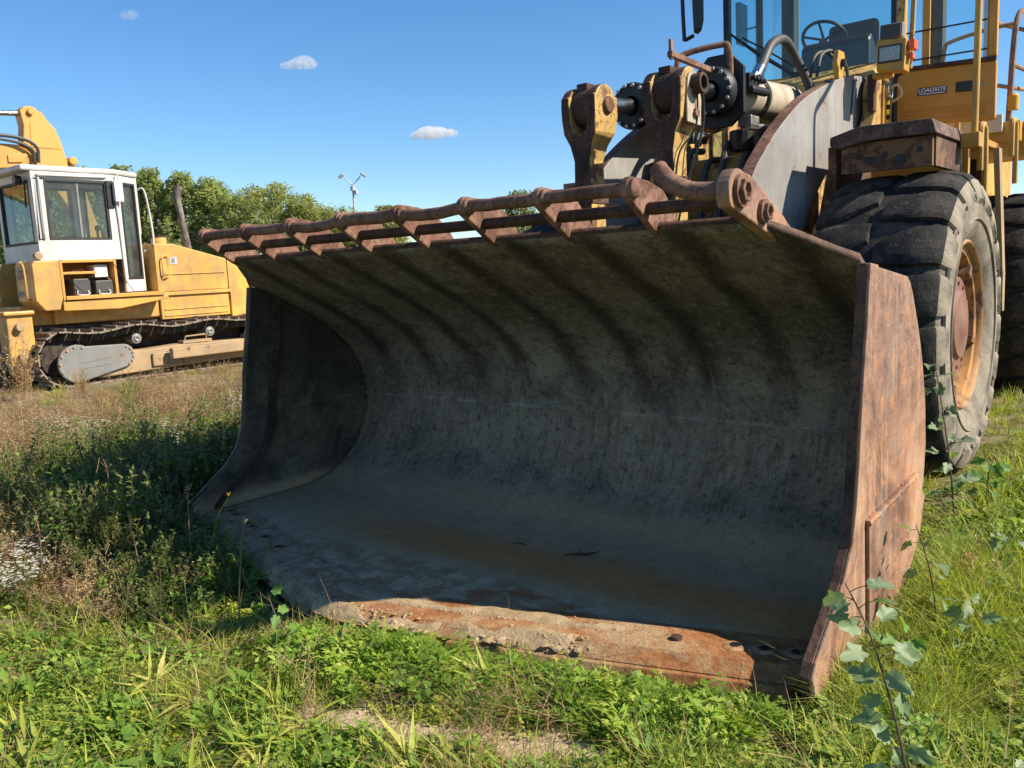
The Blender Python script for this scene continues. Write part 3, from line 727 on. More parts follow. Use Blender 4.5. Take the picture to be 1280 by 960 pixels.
def lever(cx, tag_):
    """bell crank: forked head, waisted neck, long arm"""
    y0, y1 = 2.04, 2.30
    front = [(-.06, 1.10), (-.068, 1.95), (-.062, 2.22), (-.085, 2.32), (-.125, 2.40), (-.135, 2.50), (-.135, 2.64), (-.072, 2.64), (-.072, 2.48),
             (-.05, 2.41), (0, 2.385), (.05, 2.41), (.072, 2.48), (.072, 2.64), (.135, 2.64), (.135, 2.50), (.125, 2.40), (.085, 2.32), (.062, 2.22), (.068, 1.95), (.06, 1.10)]
    # body as a lofted solid: thick in y at the head, thinner at the waist
    mb = MB(); n = len(front); v = []; f = []
    def yr(z):
        if z > 2.45: return y0 - .005, y1 + .02
        if z > 2.25: t = (z - 2.25) / .2; return y0 + .02 - .025 * t, y1 - .06 + .08 * t
        return y0 + .02, y1 - .06
    for s_ in (0, 1):
        for (x, z) in front:
            a, b = yr(z); v.append((cx + x, a if s_ == 0 else b, z))
    f.append(tuple(range(n))); f.append(tuple(range(2 * n - 1, n - 1, -1)))
    mb.add(v, f, 0); k = len(mb.v) - 2 * n
    for i in range(n):
        j = (i + 1) % n; mb.f.append((k + i, k + n + i, k + n + j, k + j)); mb.m.append(1)
    lv = mb.build('tilt_lever', [M['rust_dark'], M['yellow_rust']], loader, .012, False, 3)
    # rounded fork ears
    for sx in (-1, 1):
        mb = MB(); c = (y0 + y1) / 2
        mb.prism([(y0 - .004, 2.52)] + circ(c, 2.575, .135, 190, -10, 14) + [(y1 + .02, 2.52)], 'x', cx + sx * .073, cx + sx * .137, 1, 0)
        mb.build('fork_ear', [M['rust_dark'], M['yellow_rust']], lv, .010)
    mb = MB(); mb.lathe([(-.155, 0), (-.155, .055), (.155, .055), (.162, .05), (.162, 0)], 20, T(cx, 2.185, 2.575)); mb.build('fork_pin', M['rust'], lv, .003, True)
    mb = MB(); mb.lathe([(-.068, .06), (-.068, .125), (.068, .125), (.068, .06)], 28, T(cx, 2.185, 2.575), 0, True); mb.box((cx - .02, 2.17, 2.705), (.085, .10, .05)); mb.build('rod_eye', M['rust_dark'], lv, .008)
    mb = MB(); mb.box((cx + .068, 2.165, 1.995), (.014, .20, .12)); mb.box((cx, 2.052, 1.995), (.146, .012, .12)); mb.build('band', M['rust_dark'], lv, .004)
    return lv
lvL = lever(-.34, 'left'); lvR = lever(.28, 'right')
mb = MB(); mb.box((-.44, 2.10, 2.06), (.14, .05, .05)); mb.build('lever_peg', M['rust'], lvL, .006)
mb = MB(); mb.prism([(2.09, 2.37), (2.27, 2.36), (2.285, 2.60)] + circ(2.185, 2.60, .085, 0, 180, 8) + [(2.09, 2.5)], 'x', .418, .431); mb.build('pin_keeper', M['beige'], lvR, .004)
mb = MB(); mb.lathe([(0, .062), (.07, .062), (.07, .042), (.02, .04), (.02, 0)], 18, T(.429, 2.185, 2.60)); mb.build('pin_tube', M['rust_dark'], lvR, .003, True)
mb = MB(); mb.lathe([(0, .03), (.02, .03), (.02, 0)], 6, T(.431, 2.19, 2.43)); mb.build('keeper_bolt', M['rust'], lvR, .003)
mb = MB(); mb.tube(bez([(.44, 2.27, 2.60), (.435, 2.30, 2.42), (.43, 2.24, 2.25), (.39, 2.18, 2.05), (.37, 2.12, 1.9), (.36, 2.05, 1.7)], 6), .008, 6); mb.build('grease_line', M['black'], lvR, 0, True)
mb = MB(); mb.tube(bez([(.45, 2.19, 2.60), (.43, 2.20, 2.35), (.37, 2.10, 2.2), (.36, 2.05, 2.0), (.36, 2.03, 1.7)], 6), .006, 6); mb.build('grease_line', M['black'], lvR, 0, True)
# bracket bar and grab handle above the right lever
mb = MB(); mb.box((.29, 2.45, 2.79), (.035, .62, .035), Matrix.Rotation(R(-2), 4, 'X')); mb.box((.29, 2.16, 2.83), (.02, .03, .12)); mb.build('bracket_bar', M['rust'], loader, .004)
mb = MB(); mb.tube(bez([(.10, 2.60, 2.66), (.10, 2.60, 2.84), (.13, 2.66, 2.91), (.33, 2.78, 2.95), (.38, 2.80, 2.92), (.39, 2.81, 2.70)], 4), .021, 8); mb.build('grab_handle', M['rust'], loader, 0, True)

def cylinder(cx, hose):
    rod = MB(); rod.tube([(cx, 2.20, 2.575), (cx, 2.80, 2.66)], .058, 20); ro = rod.build('cylinder_rod', M['chrome'], loader, 0, True)
    ax = (Vector((cx, 4.6, 2.74)) - Vector((cx, 2.72, 2.645))).normalized()
    Mq = T(cx, 2.74, 2.65) @ ax.to_track_quat('X', 'Z').to_matrix().to_4x4()
    mb = MB(); mb.lathe([(-.03, .07), (-.03, .15), (0, .165), (.05, .165), (.05, .145), (.10, .145), (.10, 0)], 28, Mq)
    gl = mb.build('cylinder_gland', M['darksteel'], loader, .003, True)
    b = MB(); b.lathe([(0, .014), (.014, .013), (.014, 0)], 6); bme = b.mesh('gland_bolt', M['steel'])
    for k in range(14):
        q = 2 * math.pi * k / 14
        link('gland_bolt', bme, gl, Mq @ T(-.033, .142 * math.cos(q), .142 * math.sin(q)) @ Matrix.Rotation(math.pi, 4, 'Y'))
    mb = MB(); mb.lathe([(.10, .140), (1.35, .140), (1.36, .13), (1.36, 0)], 32, Mq); ba = mb.build('cylinder_barrel', M['beige'], loader, 0, True)
    mb = MB(); mb.lathe([(.62, .152), (.62, .157), (.66, .157), (.66, .152)], 32, Mq); mb.lathe([(1.22, .152), (1.22, .157), (1.25, .157), (1.25, .152)], 32, Mq); mb.build('barrel_band', M['darksteel'], ba, 0, True)
    return Mq
qL = cylinder(-.34, 0); qR = cylinder(.28, 1)
# dark guard plate behind the right gland, hydraulic block and clamps
mb = MB(); mb.prism([(.11, 2.52), (.11, 2.80), (.21, 2.90), (.37, 2.90), (.47, 2.80), (.47, 2.50), (.37, 2.42), (.21, 2.42)], 'y', 2.83, 2.87); mb.build('guard_plate', M['darksteel'], loader, .006)
mb = MB(); mb.box((.43, 3.0, 2.72), (.09, .16, .10)); mb.box((.45, 3.12, 2.75), (.06, .08, .06)); mb.tube([(.47, 2.93, 2.66), (.47, 3.2, 2.67)], .03, 10)
for q in range(4): mb.lathe([(0, .017), (.03, .017), (.03, 0)], 6, T(.475, 2.95 + .06 * q, 2.735))
mb.build('valve_block', M['darksteel'], loader, .006)
mb = MB(); mb.box((.42, 3.02, 2.46), (.10, .14, .07)); mb.tube([(.44, 2.96, 2.42), (.44, 4.2, 2.50)], .025, 8); mb.build('clamp', M['steel'], loader, .006)
hz = bez([(.36, 3.28, 2.80), (.36, 3.40, 2.90), (.35, 3.60, 3.08), (.35, 3.86, 3.16), (.36, 4.08, 3.05), (.42, 4.20, 2.85), (.44, 4.22, 2.65), (.44, 4.2, 2.45)], 7)
mb = MB(); mb.tube(hz, .036, 12); ho = mb.build('hydraulic_hose', M['hose'], loader, 0, True)
mb = MB(); mb.tube([(.36, 3.26, 2.78), (.36, 3.37, 2.88)], .043, 12); mb.tube([(.36, 3.22, 2.75), (.36, 3.28, 2.80)], .055, 6); mb.build('hose_ferrule', M['chrome'], ho, 0, True)
for dx in (0, .05):
    pts = bez([(.50 + dx, 4.0, 2.88), (.50 + dx, 4.1, 3.05), (.53 + dx, 4.28, 3.10), (.57 + dx, 4.45, 3.02), (.58 + dx, 4.5, 2.88)], 6)
    mb = MB(); mb.tube(pts, .013, 8); mb.build('thin_hose', M['hose'], loader, 0, True)

# front frame between the arms
mb = MB()
mb.prism([(2.75, .55), (2.75, 1.2), (3.05, 1.9), (3.25, 2.35), (3.9, 2.50), (4.9, 2.86), (5.15, 2.8), (5.2, .55)], 'x', bx - .50, bx - .44)
mb.prism([(2.75, .55), (2.75, 1.2), (3.05, 1.9), (3.25, 2.35), (3.9, 2.50), (4.9, 2.86), (5.15, 2.8), (5.2, .55)], 'x', bx + .44, bx + .50)
mb.b2((bx - .438, 3.5, .6), (bx + .438, 3.6, 2.30)); mb.b2((bx - .438, 4.5, 1.6), (bx + .438, 5.1, 2.55))
mb.b2((bx - .9, 3.40, .82), (bx + .9, 3.78, 1.18))
mb.build('front_frame', M['yellow_rust'], loader, .008)
mb = MB()
for i, (x, z) in enumerate(((-.34, 2.2), (-.2, 2.3), (-.05, 2.22), (.1, 2.32), (.24, 2.24), (.33, 2.1))):
    mb.tube(bez([(bx + x, 3.1, 1.5), (bx + x, 3.12, 1.9), (bx + x + .02, 3.2, z), (bx + x, 3.48, z + .06)], 5), .026, 8)
mb.build('hose_bundle', M['hose'], loader, 0, True)
mb = MB(); mb.b2((bx - .30, 3.05, 1.0), (bx + .30, 3.42, 1.75)); mb.tube([(bx + .38, 3.2, 1.9), (bx + .38, 3.2, 2.40)], .035, 10); mb.tube([(bx + .20, 3.3, 2.30), (bx + .20, 3.3, 2.45)], .09, 14)
mb.build('valve_bank', M['darksteel'], loader, .01)
# lift cylinders
for sx in (1, -1):
    mb = MB(); mb.tube([(bx + sx * .36, 2.6, 1.35), (bx + sx * .36, 3.3, 1.05)], .06, 14); mb.build('lift_rod', M['chrome'], loader, 0, True)
    mb = MB(); mb.tube([(bx + sx * .36, 3.0, 1.18), (bx + sx * .36, 4.6, .85)], .12, 18); mb.build('lift_cylinder', M['beige'], loader, 0, True)
# pivot lugs with key plates
for sx in (1, -1):
    xa = bx + sx * .70; xb = bx + sx * .80
    mb = MB(); mb.prism([(4.40, 2.0), (4.36, 2.45)] + circ(4.72, 2.72, .24, 200, -20, 12) + [(5.02, 2.2), (5.02, 2.0)], 'x', xa, xb)
    lg = mb.build('pivot_lug', M['yellow_rust'], loader, .008)
    mb = MB(); mb.prism([(4.63, 2.52), (4.83, 2.52)] + circ(4.73, 2.80, .09, 0, 180, 8), 'x', xb, xb + sx * .02); mb.build('key_plate', M['yellow'], lg, .004)
    mb = MB()
    mb.lathe([(0, .07), (.03, .07), (.03, .05), (.012, .05), (.012, 0)], 18, T(xb + sx * .02, 4.73, 2.80)); mb.build('pin_end', M['steel'], lg, .003, True)
    for zz_ in (2.60, 2.68):
        mb = MB(); mb.lathe([(0, .022), (.02, .022), (.02, 0)], 6, T(xb + sx * .02, 4.73, zz_)); mb.build('key_bolt', M['darksteel'], lg, .002)
mb = MB(); mb.tube(bez([(.87, 4.72, 2.82), (.95, 4.72, 2.84), (.97, 4.74, 2.76), (.90, 4.75, 2.72)], 5), .012, 6); mb.build('thin_hose', M['beige'], loader, 0, True)
mb = MB(); mb.prism([(4.05, 2.83), (4.12, 2.83), (4.2, 2.98), (4.16, 3.05), (4.04, 3.05), (4.0, 2.95)], 'x', bx + .62, bx + .66); mb.build('lifting_eye', M['yellow'], loader, .006)
mb = MB(); mb.lathe([(-.03, 0), (-.03, .03), (.05, .03), (.05, 0)], 14, T(bx + .64, 4.10, 2.96)); mb.build('eye_hole', M['darksteel'], loader)
mb = MB(); mb.tube([(bx + .68, 4.30, 2.60), (bx + .68, 4.36, 2.86)], .012, 6); mb.tube([(bx + .675, 4.36, 2.86), (bx + .675, 4.42, 2.88)], .012, 6); mb.build('clip', M['steel'], loader)

M['stepsteel'] = rusty('blackened step steel', (.05, .034, .028), (.12, .075, .06), (.26, .16, .125), 2.2)
M['skirt'] = paint('rusted through ochre skirt', (.17, .088, .032), .9, rcol=((.04, .02, .012), (.10, .045, .025)), dirt=.5, rough=.75)
# ------------------------------------------------------------------ wheel loader: fenders, platform, ladder
mb = MB(); mb.prism([(.93, 2.235), (.93, 2.295), (1.12, 2.345), (1.565, 2.335), (1.59, 2.245), (1.2, 2.25), (1.0, 2.215)], 'y', 3.16, 4.05)
for v_i in range(len(mb.v)): pass
fd = mb.build('fender_step', M['stepsteel'], loader, .008)
for p in fd.data.polygons:
    pass
mb = MB(); mb.b2((.99, 3.22, 2.05), (1.555, 3.26, 2.24)); mb.b2((1.53, 3.262, 2.05), (1.568, 4.0, 2.24)); mb.b2((.84, 3.4, 1.5), (.90, 4.2, 2.26)); mb.b2((1.05, 3.215, 2.06), (1.08, 3.219, 2.23))
mb.build('fender_skirt', M['skirt'], loader, .006)
for (x_, z_, r_) in ((1.10, 2.15, .018), (1.17, 2.12, .03), (1.27, 2.15, .02), (1.36, 2.11, .034), (1.48, 2.16, .02)):
    mb = MB(); mb.lathe([(0, r_), (.006, r_), (.006, 0)], 12, T(x_, 3.222, z_) @ Matrix.Rotation(R(-90), 4, 'Z')); mb.build('skirt_hole', M['darksteel'], fd)
mb = MB(); mb.box((1.0, 4.35, 2.05), (1.1, .06, .5)); mb.box((1.2, 4.62, 2.28), (.9, .5, .05)); mb.build('rear_fender', M['orange'], loader, .008)
# platform beam behind the front wheel, ladder
mb = MB(); mb.b2((.80, 5.35, 2.36), (1.72, 5.48, 2.52)); mb.b2((.80, 5.482, 2.46), (1.78, 8.6, 2.52)); mb.b2((1.70, 5.485, 2.34), (1.78, 8.6, 2.457)); mb.build('platform', M['orange'], loader, .006)
mb = MB()
for x in (1.12, 1.36): mb.tube([(x, 4.86, 2.5), (x, 4.88, 2.1), (x + .03, 5.0, 1.1), (x + .03, 5.0, .85)], .022, 8)
ld = mb.build('ladder', M['yellow'], loader, 0, True)
for z in (2.15, 1.85, 1.55, 1.25, .95):
    mb = MB(); mb.b2((1.13, 4.86, z), (1.38, 5.05, z + .03)); mb.build('rung', M['yellow'], ld, .004)
mb = MB(); mb.prism([(4.60, 2.25), (4.72, 2.25), (5.02, 1.3), (5.02, 1.0), (4.94, 1.0), (4.92, 1.28)], 'x', 1.66, 1.70); mb.build('mud_flap_bracket', M['ochre_dirty'], loader, .004)
mb = MB(); mb.b2((.9, 4.80, .95), (1.585, 4.83, 2.2)); mb.build('mud_flap', M['black'], loader, .004)
def rail(pts, r, mat='yellow', name='handrail'):
    mb = MB(); mb.tube(bez(pts, 5), r, 8); return mb.build(name, M[mat], loader, 0, True)
mb = MB(); mb.tube([(1.66, 3.92, 2.30), (1.665, 3.93, 3.25)], .022, 10); mb.build('handrail', M['yellow'], loader, 0, True)
mb = MB(); mb.b2((1.585, 3.86, 2.20), (1.70, 3.99, 2.30)); mb.build('rail_foot', M['orange'], loader, .006)
rail([(1.665, 3.93, 3.24), (1.66, 3.96, 3.36), (1.55, 4.1, 3.40), (1.3, 4.3, 3.42)], .022)
rail([(1.68, 4.02, 2.05), (1.68, 4.02, 2.30), (1.68, 4.05, 2.36), (1.68, 4.14, 2.36), (1.68, 4.18, 2.28), (1.68, 4.20, 1.9)], .022)
rail([(1.74, 4.86, 2.2), (1.74, 4.86, 2.42), (1.74, 4.9, 2.47), (1.74, 5.0, 2.47), (1.74, 5.04, 2.40), (1.74, 5.05, 2.0)], .02)
hr = [((1.62, 5.45, 2.5), (1.64, 5.45, 3.1), (1.66, 5.5, 3.36), (1.69, 5.7, 3.43), (1.72, 6.4, 3.45))]
for p in hr: rail(p, .023, 'rust_plate')
for z in (2.98, 2.86, 3.36):
    mb = MB(); mb.tube([(1.45 if z != 2.98 else 1.64, 5.46, z), (1.74, 6.6, z + .02)], .018, 8); mb.build('handrail', M['rust_plate'], loader, 0, True)
mb = MB(); mb.tube([(1.70, 6.05, 2.5), (1.72, 6.05, 3.42)], .02, 8); mb.build('handrail', M['rust_plate'], loader, 0, True)
rail([(1.14, 5.3, 3.0), (1.16, 5.3, 3.16), (1.2, 5.32, 3.22), (1.45, 5.4, 3.28), (1.64, 5.45, 3.3)], .017, 'rust_plate')
mb = MB(); mb.lathe([(-.05, 0), (-.05, .04), (.06, .045), (.08, .03), (.08, 0)], 14, T(1.66, 5.40, 2.66) @ Matrix.Rotation(R(-90), 4, 'Y')); mb.build('grab_knob', M['yellow'], loader, .004, True)

# ------------------------------------------------------------------ wheel loader: rear body, cab
mb = MB(); mb.b2((bx - .75, 5.3, .75), (bx + .75, 10.2, 2.1)); mb.b2((bx - .85, 7.3, 2.103), (bx + .85, 10.4, 3.0)); mb.b2((bx - .3, 5.0, .8), (bx + .3, 5.298, 1.5)); mb.build('rear_frame', M['yellow'], loader, .03)
CX0, CX1, CY0, CY1, CZ0 = -.80, .80, 5.30, 6.95, 3.18
mb = MB(); mb.prism([(CX0, 2.5), (CX0, CZ0 + .02), (CX1 - .05, CZ0 - .06), (CX1, CZ0 - .10), (CX1, 2.5)], 'y', CY0 - .03, CY0 + .03)
mb.b2((CX0, CY0 + .031, 2.45), (CX1, CY1, 2.60)); mb.b2((CX0, CY1 - .05, 2.601), (CX1, CY1, 3.3)); mb.b2((CX0, CY0 + .032, 2.601), (CX0 + .05, CY1 - .051, 3.25))
cabo = mb.build('cab', M['yellow_rust'], loader, .01)
# cowl under the windscreen
mb = MB(); mb.prism([(4.90, 2.88), (4.92, 3.02), (5.26, 3.16), (5.268, 2.88)], 'x', -.72, .70); mb.build('cowl', M['yellow_rust'], cabo, .02)
def pillar(a, b, wd, mat='darkinside', nm='pillar'):
    mb = MB(); a = Vector(a); b = Vector(b); mb.box((a + b) / 2, (wd[0], wd[1], (b - a).length)); return mb.build(nm, M[mat], cabo, .008)
HT = 4.75
pillar((CX0 + .03, CY0, CZ0), (CX0 + .03, CY0, HT), (.06, .07), 'black'); pillar((CX1 - .03, CY0, CZ0 - .05), (CX1 - .03, CY0, HT), (.06, .07), 'black')
pillar((CX0 + .06, CY1 - .1, 3.25), (CX0 + .06, CY1 - .1, HT), (.14, .16)); pillar((CX1 - .06, CY1 - .1, 3.25), (CX1 - .06, CY1 - .1, HT), (.16, .16)); 
pillar((CX0 + .02, 6.1, 3.2), (CX0 + .02, 6.1, HT), (.05, .08)); pillar((CX1 - .02, 6.3, 2.6), (CX1 - .02, 6.3, HT), (.05, .10))
mb = MB(); mb.b2((CX0 - .05, CY0 - .1, HT), (CX1 + .05, CY1 + .05, HT + .16)); mb.build('roof', M['yellow'], cabo, .03)
mb = MB(); mb.b2((CX0 + .061, CY0 - .008, CZ0 - .02), (CX1 - .061, CY0 + .002, HT)); mb.build('windscreen', M['glass'], cabo)
mb = MB(); mb.b2((CX0 + .004, CY0 + .04, 3.25), (CX0 + .010, 6.05, HT)); mb.build('side_window', M['glass'], cabo)
mb = MB(); mb.b2((CX0 + .004, 6.15, 3.25), (CX0 + .010, CY1 - .2, HT)); mb.build('side_window', M['glass'], cabo)
mb = MB(); mb.b2((CX0 + .14, CY1 - .03, 3.302), (CX1 - .15, CY1 - .022, HT)); mb.build('rear_window', M['glass'], cabo)
# wiper
mb = MB(); mb.tube([(-.10, 5.27, 3.17), (-.45, 5.26, 3.42), (-.72, 5.26, 3.66)], .012, 6); mb.tube([(-.02, 5.27, 3.19), (-.40, 5.26, 3.47), (-.60, 5.26, 3.60)], .009, 6); mb.box((-.42, 5.265, 3.42), (.62, .02, .022), Matrix.Rotation(R(37), 4, 'Y')); mb.box((-.04, 5.26, 3.15), (.16, .06, .09)); mb.build('wiper', M['black'], cabo)
# steering wheel, dash, seat
sm = T(.02, 5.72, 3.55) @ Matrix.Rotation(R(-38), 4, 'X')
mb = MB(); pts = [sm @ Vector((.20 * math.cos(q), .20 * math.sin(q), 0)) for q in np.linspace(0, 2 * math.pi, 33)]; mb.tube(pts, .016, 8, False)
for q in (-.35, math.pi + .35, math.pi / 2 + math.pi): mb.tube([sm @ Vector((0, 0, -.02)), sm @ Vector((.20 * math.cos(q), .20 * math.sin(q), 0))], .012, 6)
mb.tube([sm @ Vector((0, 0, -.03)), sm @ Vector((0, -.02, -.5))], .04, 8); mb.build('steering_wheel', M['black'], cabo, 0, True)
mb = MB(); mb.prism([(5.42, 2.9), (5.42, 3.42), (5.50, 3.48), (5.66, 3.36), (5.70, 2.9)], 'x', -.10, .52); mb.build('dashboard', M['black'], cabo, .03)
mb = MB(); mb.b2((-.27, 6.1, 3.0), (.27, 6.6, 3.15)); mb.box((0, 6.66, 3.5), (.5, .12, .75)); mb.build('seat', M['darkinside'], cabo, .05)
# inside mirror seen through the glass
mb = MB(); mb.box((-1.02, 6.2, 3.98), (.05, .20, .42)); mb.tube([(-.80, 6.1, 3.9), (-1.0, 6.2, 3.92)], .012, 6); mb.build('outside_mirror', M['black'], cabo, .012)
# left mirror on its loop arm
mb = MB(); mb.tube(bez([(-1.05, 5.0, 4.5), (-1.08, 4.98, 4.1), (-1.07, 4.98, 3.68), (-1.06, 4.98, 3.63), (-.97, 4.98, 3.65)], 4), .02, 8); mr = mb.build('mirror_arm', M['black'], loader, 0, True)
mb = MB(); mb.prism([(-.955, 3.66), (-.91, 3.69), (-.885, 3.78), (-.88, 4.4), (-.97, 4.4), (-.965, 3.9)], 'y', 4.94, 5.04); mb.build('mirror', M['black'], mr, .015)
# open cab door swung forward, sticker and handle
DY = 5.02
mb = MB(); mb.prism([(.86, 2.56), (.86, 2.955), (.90, 2.99), (1.60, 2.955), (1.60, 2.52), (1.575, 2.505)], 'y', DY - .03, DY + .03); door = mb.build('cab_door', M['orange'], loader, .012)
mb = MB(); mb.box((1.23, DY - .035, 2.985), (.74, .03, .035), Matrix.Rotation(R(2.6), 4, 'Y')); mb.build('door_trim', M['rust_dark'], door, .004)
for z in (2.575, 2.615, 2.65):
    mb = MB(); mb.box((1.22, DY - .034, z - .0), (.62, .012, .012), Matrix.Rotation(R(2.6), 4, 'Y')); mb.build('door_rib', M['orange'], door, .004)
mb = MB(); mb.b2((1.535, DY - .032, 2.99), (1.60, DY + .03, 4.3)); mb.b2((.86, DY - .032, 3.0), (.93, DY + .03, 4.3)); mb.b2((1.05, DY - .0, 3.0), (1.11, DY + .03, 4.3)); mb.b2((.93, DY - .03, 4.25), (1.535, DY + .03, 4.3)); mb.build('door_frame', M['orange'], door, .01)
mb = MB(); mb.b2((1.505, DY - .036, 2.98), (1.534, DY - .01, 4.25)); mb.build('door_seal', M['lampgrey'], door)
mb = MB(); mb.b2((1.112, DY - .005, 2.985), (1.504, DY + .002, 4.25)); mb.build('door_glass', M['glass'], door)
for z in (3.06, 3.28):
    mb = MB(); mb.tube([(.94, DY - .04, z), (1.53, DY - .04, z - .01)], .007, 6); mb.build('guard_wire', M['darksteel'], door)
mb = MB(); mb.box((1.142, DY - .034, 2.795), (.22, .004, .062), Matrix.Rotation(R(2.6), 4, 'Y')); stk = mb.build('sticker', M['sticker'], door)
def text(body, size, mat, parent, Mt, nm='lettering', ext=.0008, align='CENTER', sx=1.0):
    c = bpy.data.curves.new(nm, 'FONT'); c.body = body; c.size = size; c.extrude = ext; c.align_x = align; c.align_y = 'CENTER'; c.materials.append(mat); c.offset = size * .012
    tmp = bpy.data.objects.new(nm, c); me = bpy.data.meshes.new_from_object(tmp); bpy.data.objects.remove(tmp); me.name = nm
    return link(nm, me, parent, Mt @ Matrix.Diagonal((sx, 1, 1, 1)))
Mt = T(1.142, DY - .0375, 2.803) @ Matrix.Rotation(R(2.6), 4, 'Y') @ Matrix.Rotation(R(90), 4, 'X')
text('LOADRITE', .044, M['letter_white'], stk, Mt, sx=1.02)
mb = MB(); mb.box((1.142, DY - .0375, 2.776), (.19, .002, .006), Matrix.Rotation(R(2.6), 4, 'Y')); mb.build('underline', M['letter_white'], stk)
mb = MB(); mb.box((1.39, DY - .034, 2.79), (.15, .012, .08), Matrix.Rotation(R(2.6), 4, 'Y')); mb.build('door_handle', M['black'], door, .008)
mb = MB(); mb.lathe([(0, .013), (.008, .013), (.008, 0)], 12, T(1.50, DY - .032, 2.785) @ Matrix.Rotation(R(-90), 4, 'Z')); mb.build('lock', M['steel'], door)
mb = MB(); mb.tube(bez([(.855, DY - .03, 2.55), (.85, DY - .03, 2.9), (.87, DY - .03, 2.97), (.91, DY - .03, 2.985)], 4), .022, 8); mb.build('door_gasket', M['black'], door, 0, True)
mb = MB(); mb.b2((.95, 5.30, 2.44), (1.6, 5.34, 2.58)); mb.build('white_panel', M['white'], loader, .004)
# right hand lamp post
mb = MB(); mb.b2((.84, 4.40, 2.86), (.98, 4.5, 2.90)); mb.prism([(.90, 2.89), (1.10, 2.87), (1.115, 3.10), (.90, 3.125)], 'y', 4.30, 4.46); lb = mb.build('lamp_box', M['yellow'], loader, .01)
mb = MB(); mb.box((1.0, 4.292, 3.005), (.15, .02, .105), Matrix.Rotation(R(2), 4, 'Y')); hl = mb.build('headlight', M['lens'], lb, .008)
mb = MB(); mb.box((1.0, 4.297, 3.005), (.172, .02, .127), Matrix.Rotation(R(2), 4, 'Y')); mb.build('lamp_bezel', M['black'], lb, .006)
mb = MB(); mb.box((1.0, 4.36, 3.175), (.165, .09, .11), Matrix.Rotation(R(2), 4, 'Y')); mb.build('work_lamp', M['palegrey'], lb, .012)
mb = MB(); mb.box((.998, 4.312, 3.175), (.145, .012, .09), Matrix.Rotation(R(2), 4, 'Y')); mb.build('lamp_lens', M['darkinside'], lb, .004)
mb = MB(); mb.b2((1.118, 4.33, 3.02), (1.165, 4.44, 3.09)); mb.build('indicator', M['orange_lens'], lb, .006)
mb = MB(); mb.b2((1.118, 4.35, 2.955), (1.150, 4.43, 3.0)); mb.build('indicator', M['orange_lens'], lb, .006)
mb = MB(); mb.b2((.80, 4.42, 2.62), (.85, 4.50, 2.90)); mb.build('lamp_bracket', M['rust_dark'], loader, .006)
mb = MB(); mb.tube(bez([(1.10, 4.46, 2.9), (1.11, 4.5, 3.3), (1.11, 4.52, 3.7), (1.08, 4.55, 4.2)], 4), .02, 8); mb.tube([(1.02, 4.5, 3.1), (1.02, 4.5, 4.2)], .03, 8); mb.build('lamp_mast', M['yellow_rust'], loader, 0, True)
# ------------------------------------------------------------------ bulldozer
dz = thing('bulldozer', 'yellow crawler bulldozer with white cab and open battery box, parked left of the loader', 'bulldozer', (-11.75, 4.6, 0))
def panel(mb, O, U, V, w_, h_, hole, th, mi=0):
    """flat wall with one rectangular opening"""
    O, U, V = Vector(O), Vector(U).normalized(), Vector(V).normalized(); Nn = U.cross(V)
    Mx = Matrix((U, V, Nn)).transposed().to_4x4()
    u0, v0, u1, v1 = hole
    for (a, b, c, d) in ((0, 0, w_, v0), (0, v1, w_, h_), (0, v0, u0, v1), (u1, v0, w_, v1)):
        if c - a > 1e-4 and d - b > 1e-4: mb.box(O + U * (a + c) / 2 + V * (b + d) / 2 + Nn * 0, (c - a, d - b, th), Mx, mi)
def pane(O, U, V, hole, mat, parent, th=.012, off=0.0, gk=.03, nm='window'):
    O, U, V = Vector(O), Vector(U).normalized(), Vector(V).normalized(); Nn = U.cross(V); Mx = Matrix((U, V, Nn)).transposed().to_4x4()
    u0, v0, u1, v1 = hole; c = O + U * (u0 + u1) / 2 + V * (v0 + v1) / 2 + Nn * off
    mb = MB(); mb.box(c, (u1 - u0 - .01, v1 - v0 - .01, th), Mx); wn = mb.build(nm, mat, parent)
    mb = MB()
    for (a, b, c_, d) in ((u0 - gk * .4, v0 - gk * .4, u1 + gk * .4, v0 + gk), (u0 - gk * .4, v1 - gk, u1 + gk * .4, v1 + gk * .4), (u0 - gk * .4, v0 + gk, u0 + gk, v1 - gk), (u1 - gk, v0 + gk, u1 + gk * .4, v1 - gk)):
        mb.box(O + U * (a + c_) / 2 + V * (b + d) / 2, (c_ - a, d - b, .07), Mx)
    mb.build('gasket', M['gasket'], parent, .008)
    return wn
DC = -11.75
# tracks
def track_path():
    P = []
    def arc(cy, cz, r, a0, a1, n):
        for i in range(n + 1):
            q = R(a0 + (a1 - a0) * i / n); P.append((cy + r * math.cos(q), cz + r * math.sin(q)))
    arc(2.98, .46, .40, 265, 100, 22)
    top = bez([(2.93, .855, 0), (3.5, .80, 0), (4.15, .875, 0), (4.8, .80, 0), (5.5, .86, 0), (6.1, .80, 0), (6.6, .845, 0)], 8)
    P += [(p.x, p.y) for p in top[1:]]
    arc(6.62, .45, .40, 88, -90, 20); P.append((4.8, .05)); P.append((2.98, .06))
    return P
TPATH = track_path()
def along(P, step):
    out = []; L = [0]
    Q = P + [P[0]]
    for a, b in zip(Q[:-1], Q[1:]): L.append(L[-1] + math.hypot(b[0] - a[0], b[1] - a[1]))
    n = int(round(L[-1] / step)); st = L[-1] / n; j = 0
    for k in range(n):
        s = k * st
        while L[j + 1] < s: j += 1
        t = (s - L[j]) / max(1e-9, L[j + 1] - L[j]); a, b = Q[j], Q[j + 1]
        out.append((a[0] + (b[0] - a[0]) * t, a[1] + (b[1] - a[1]) * t, math.atan2(b[1] - a[1], b[0] - a[0])))
    return out
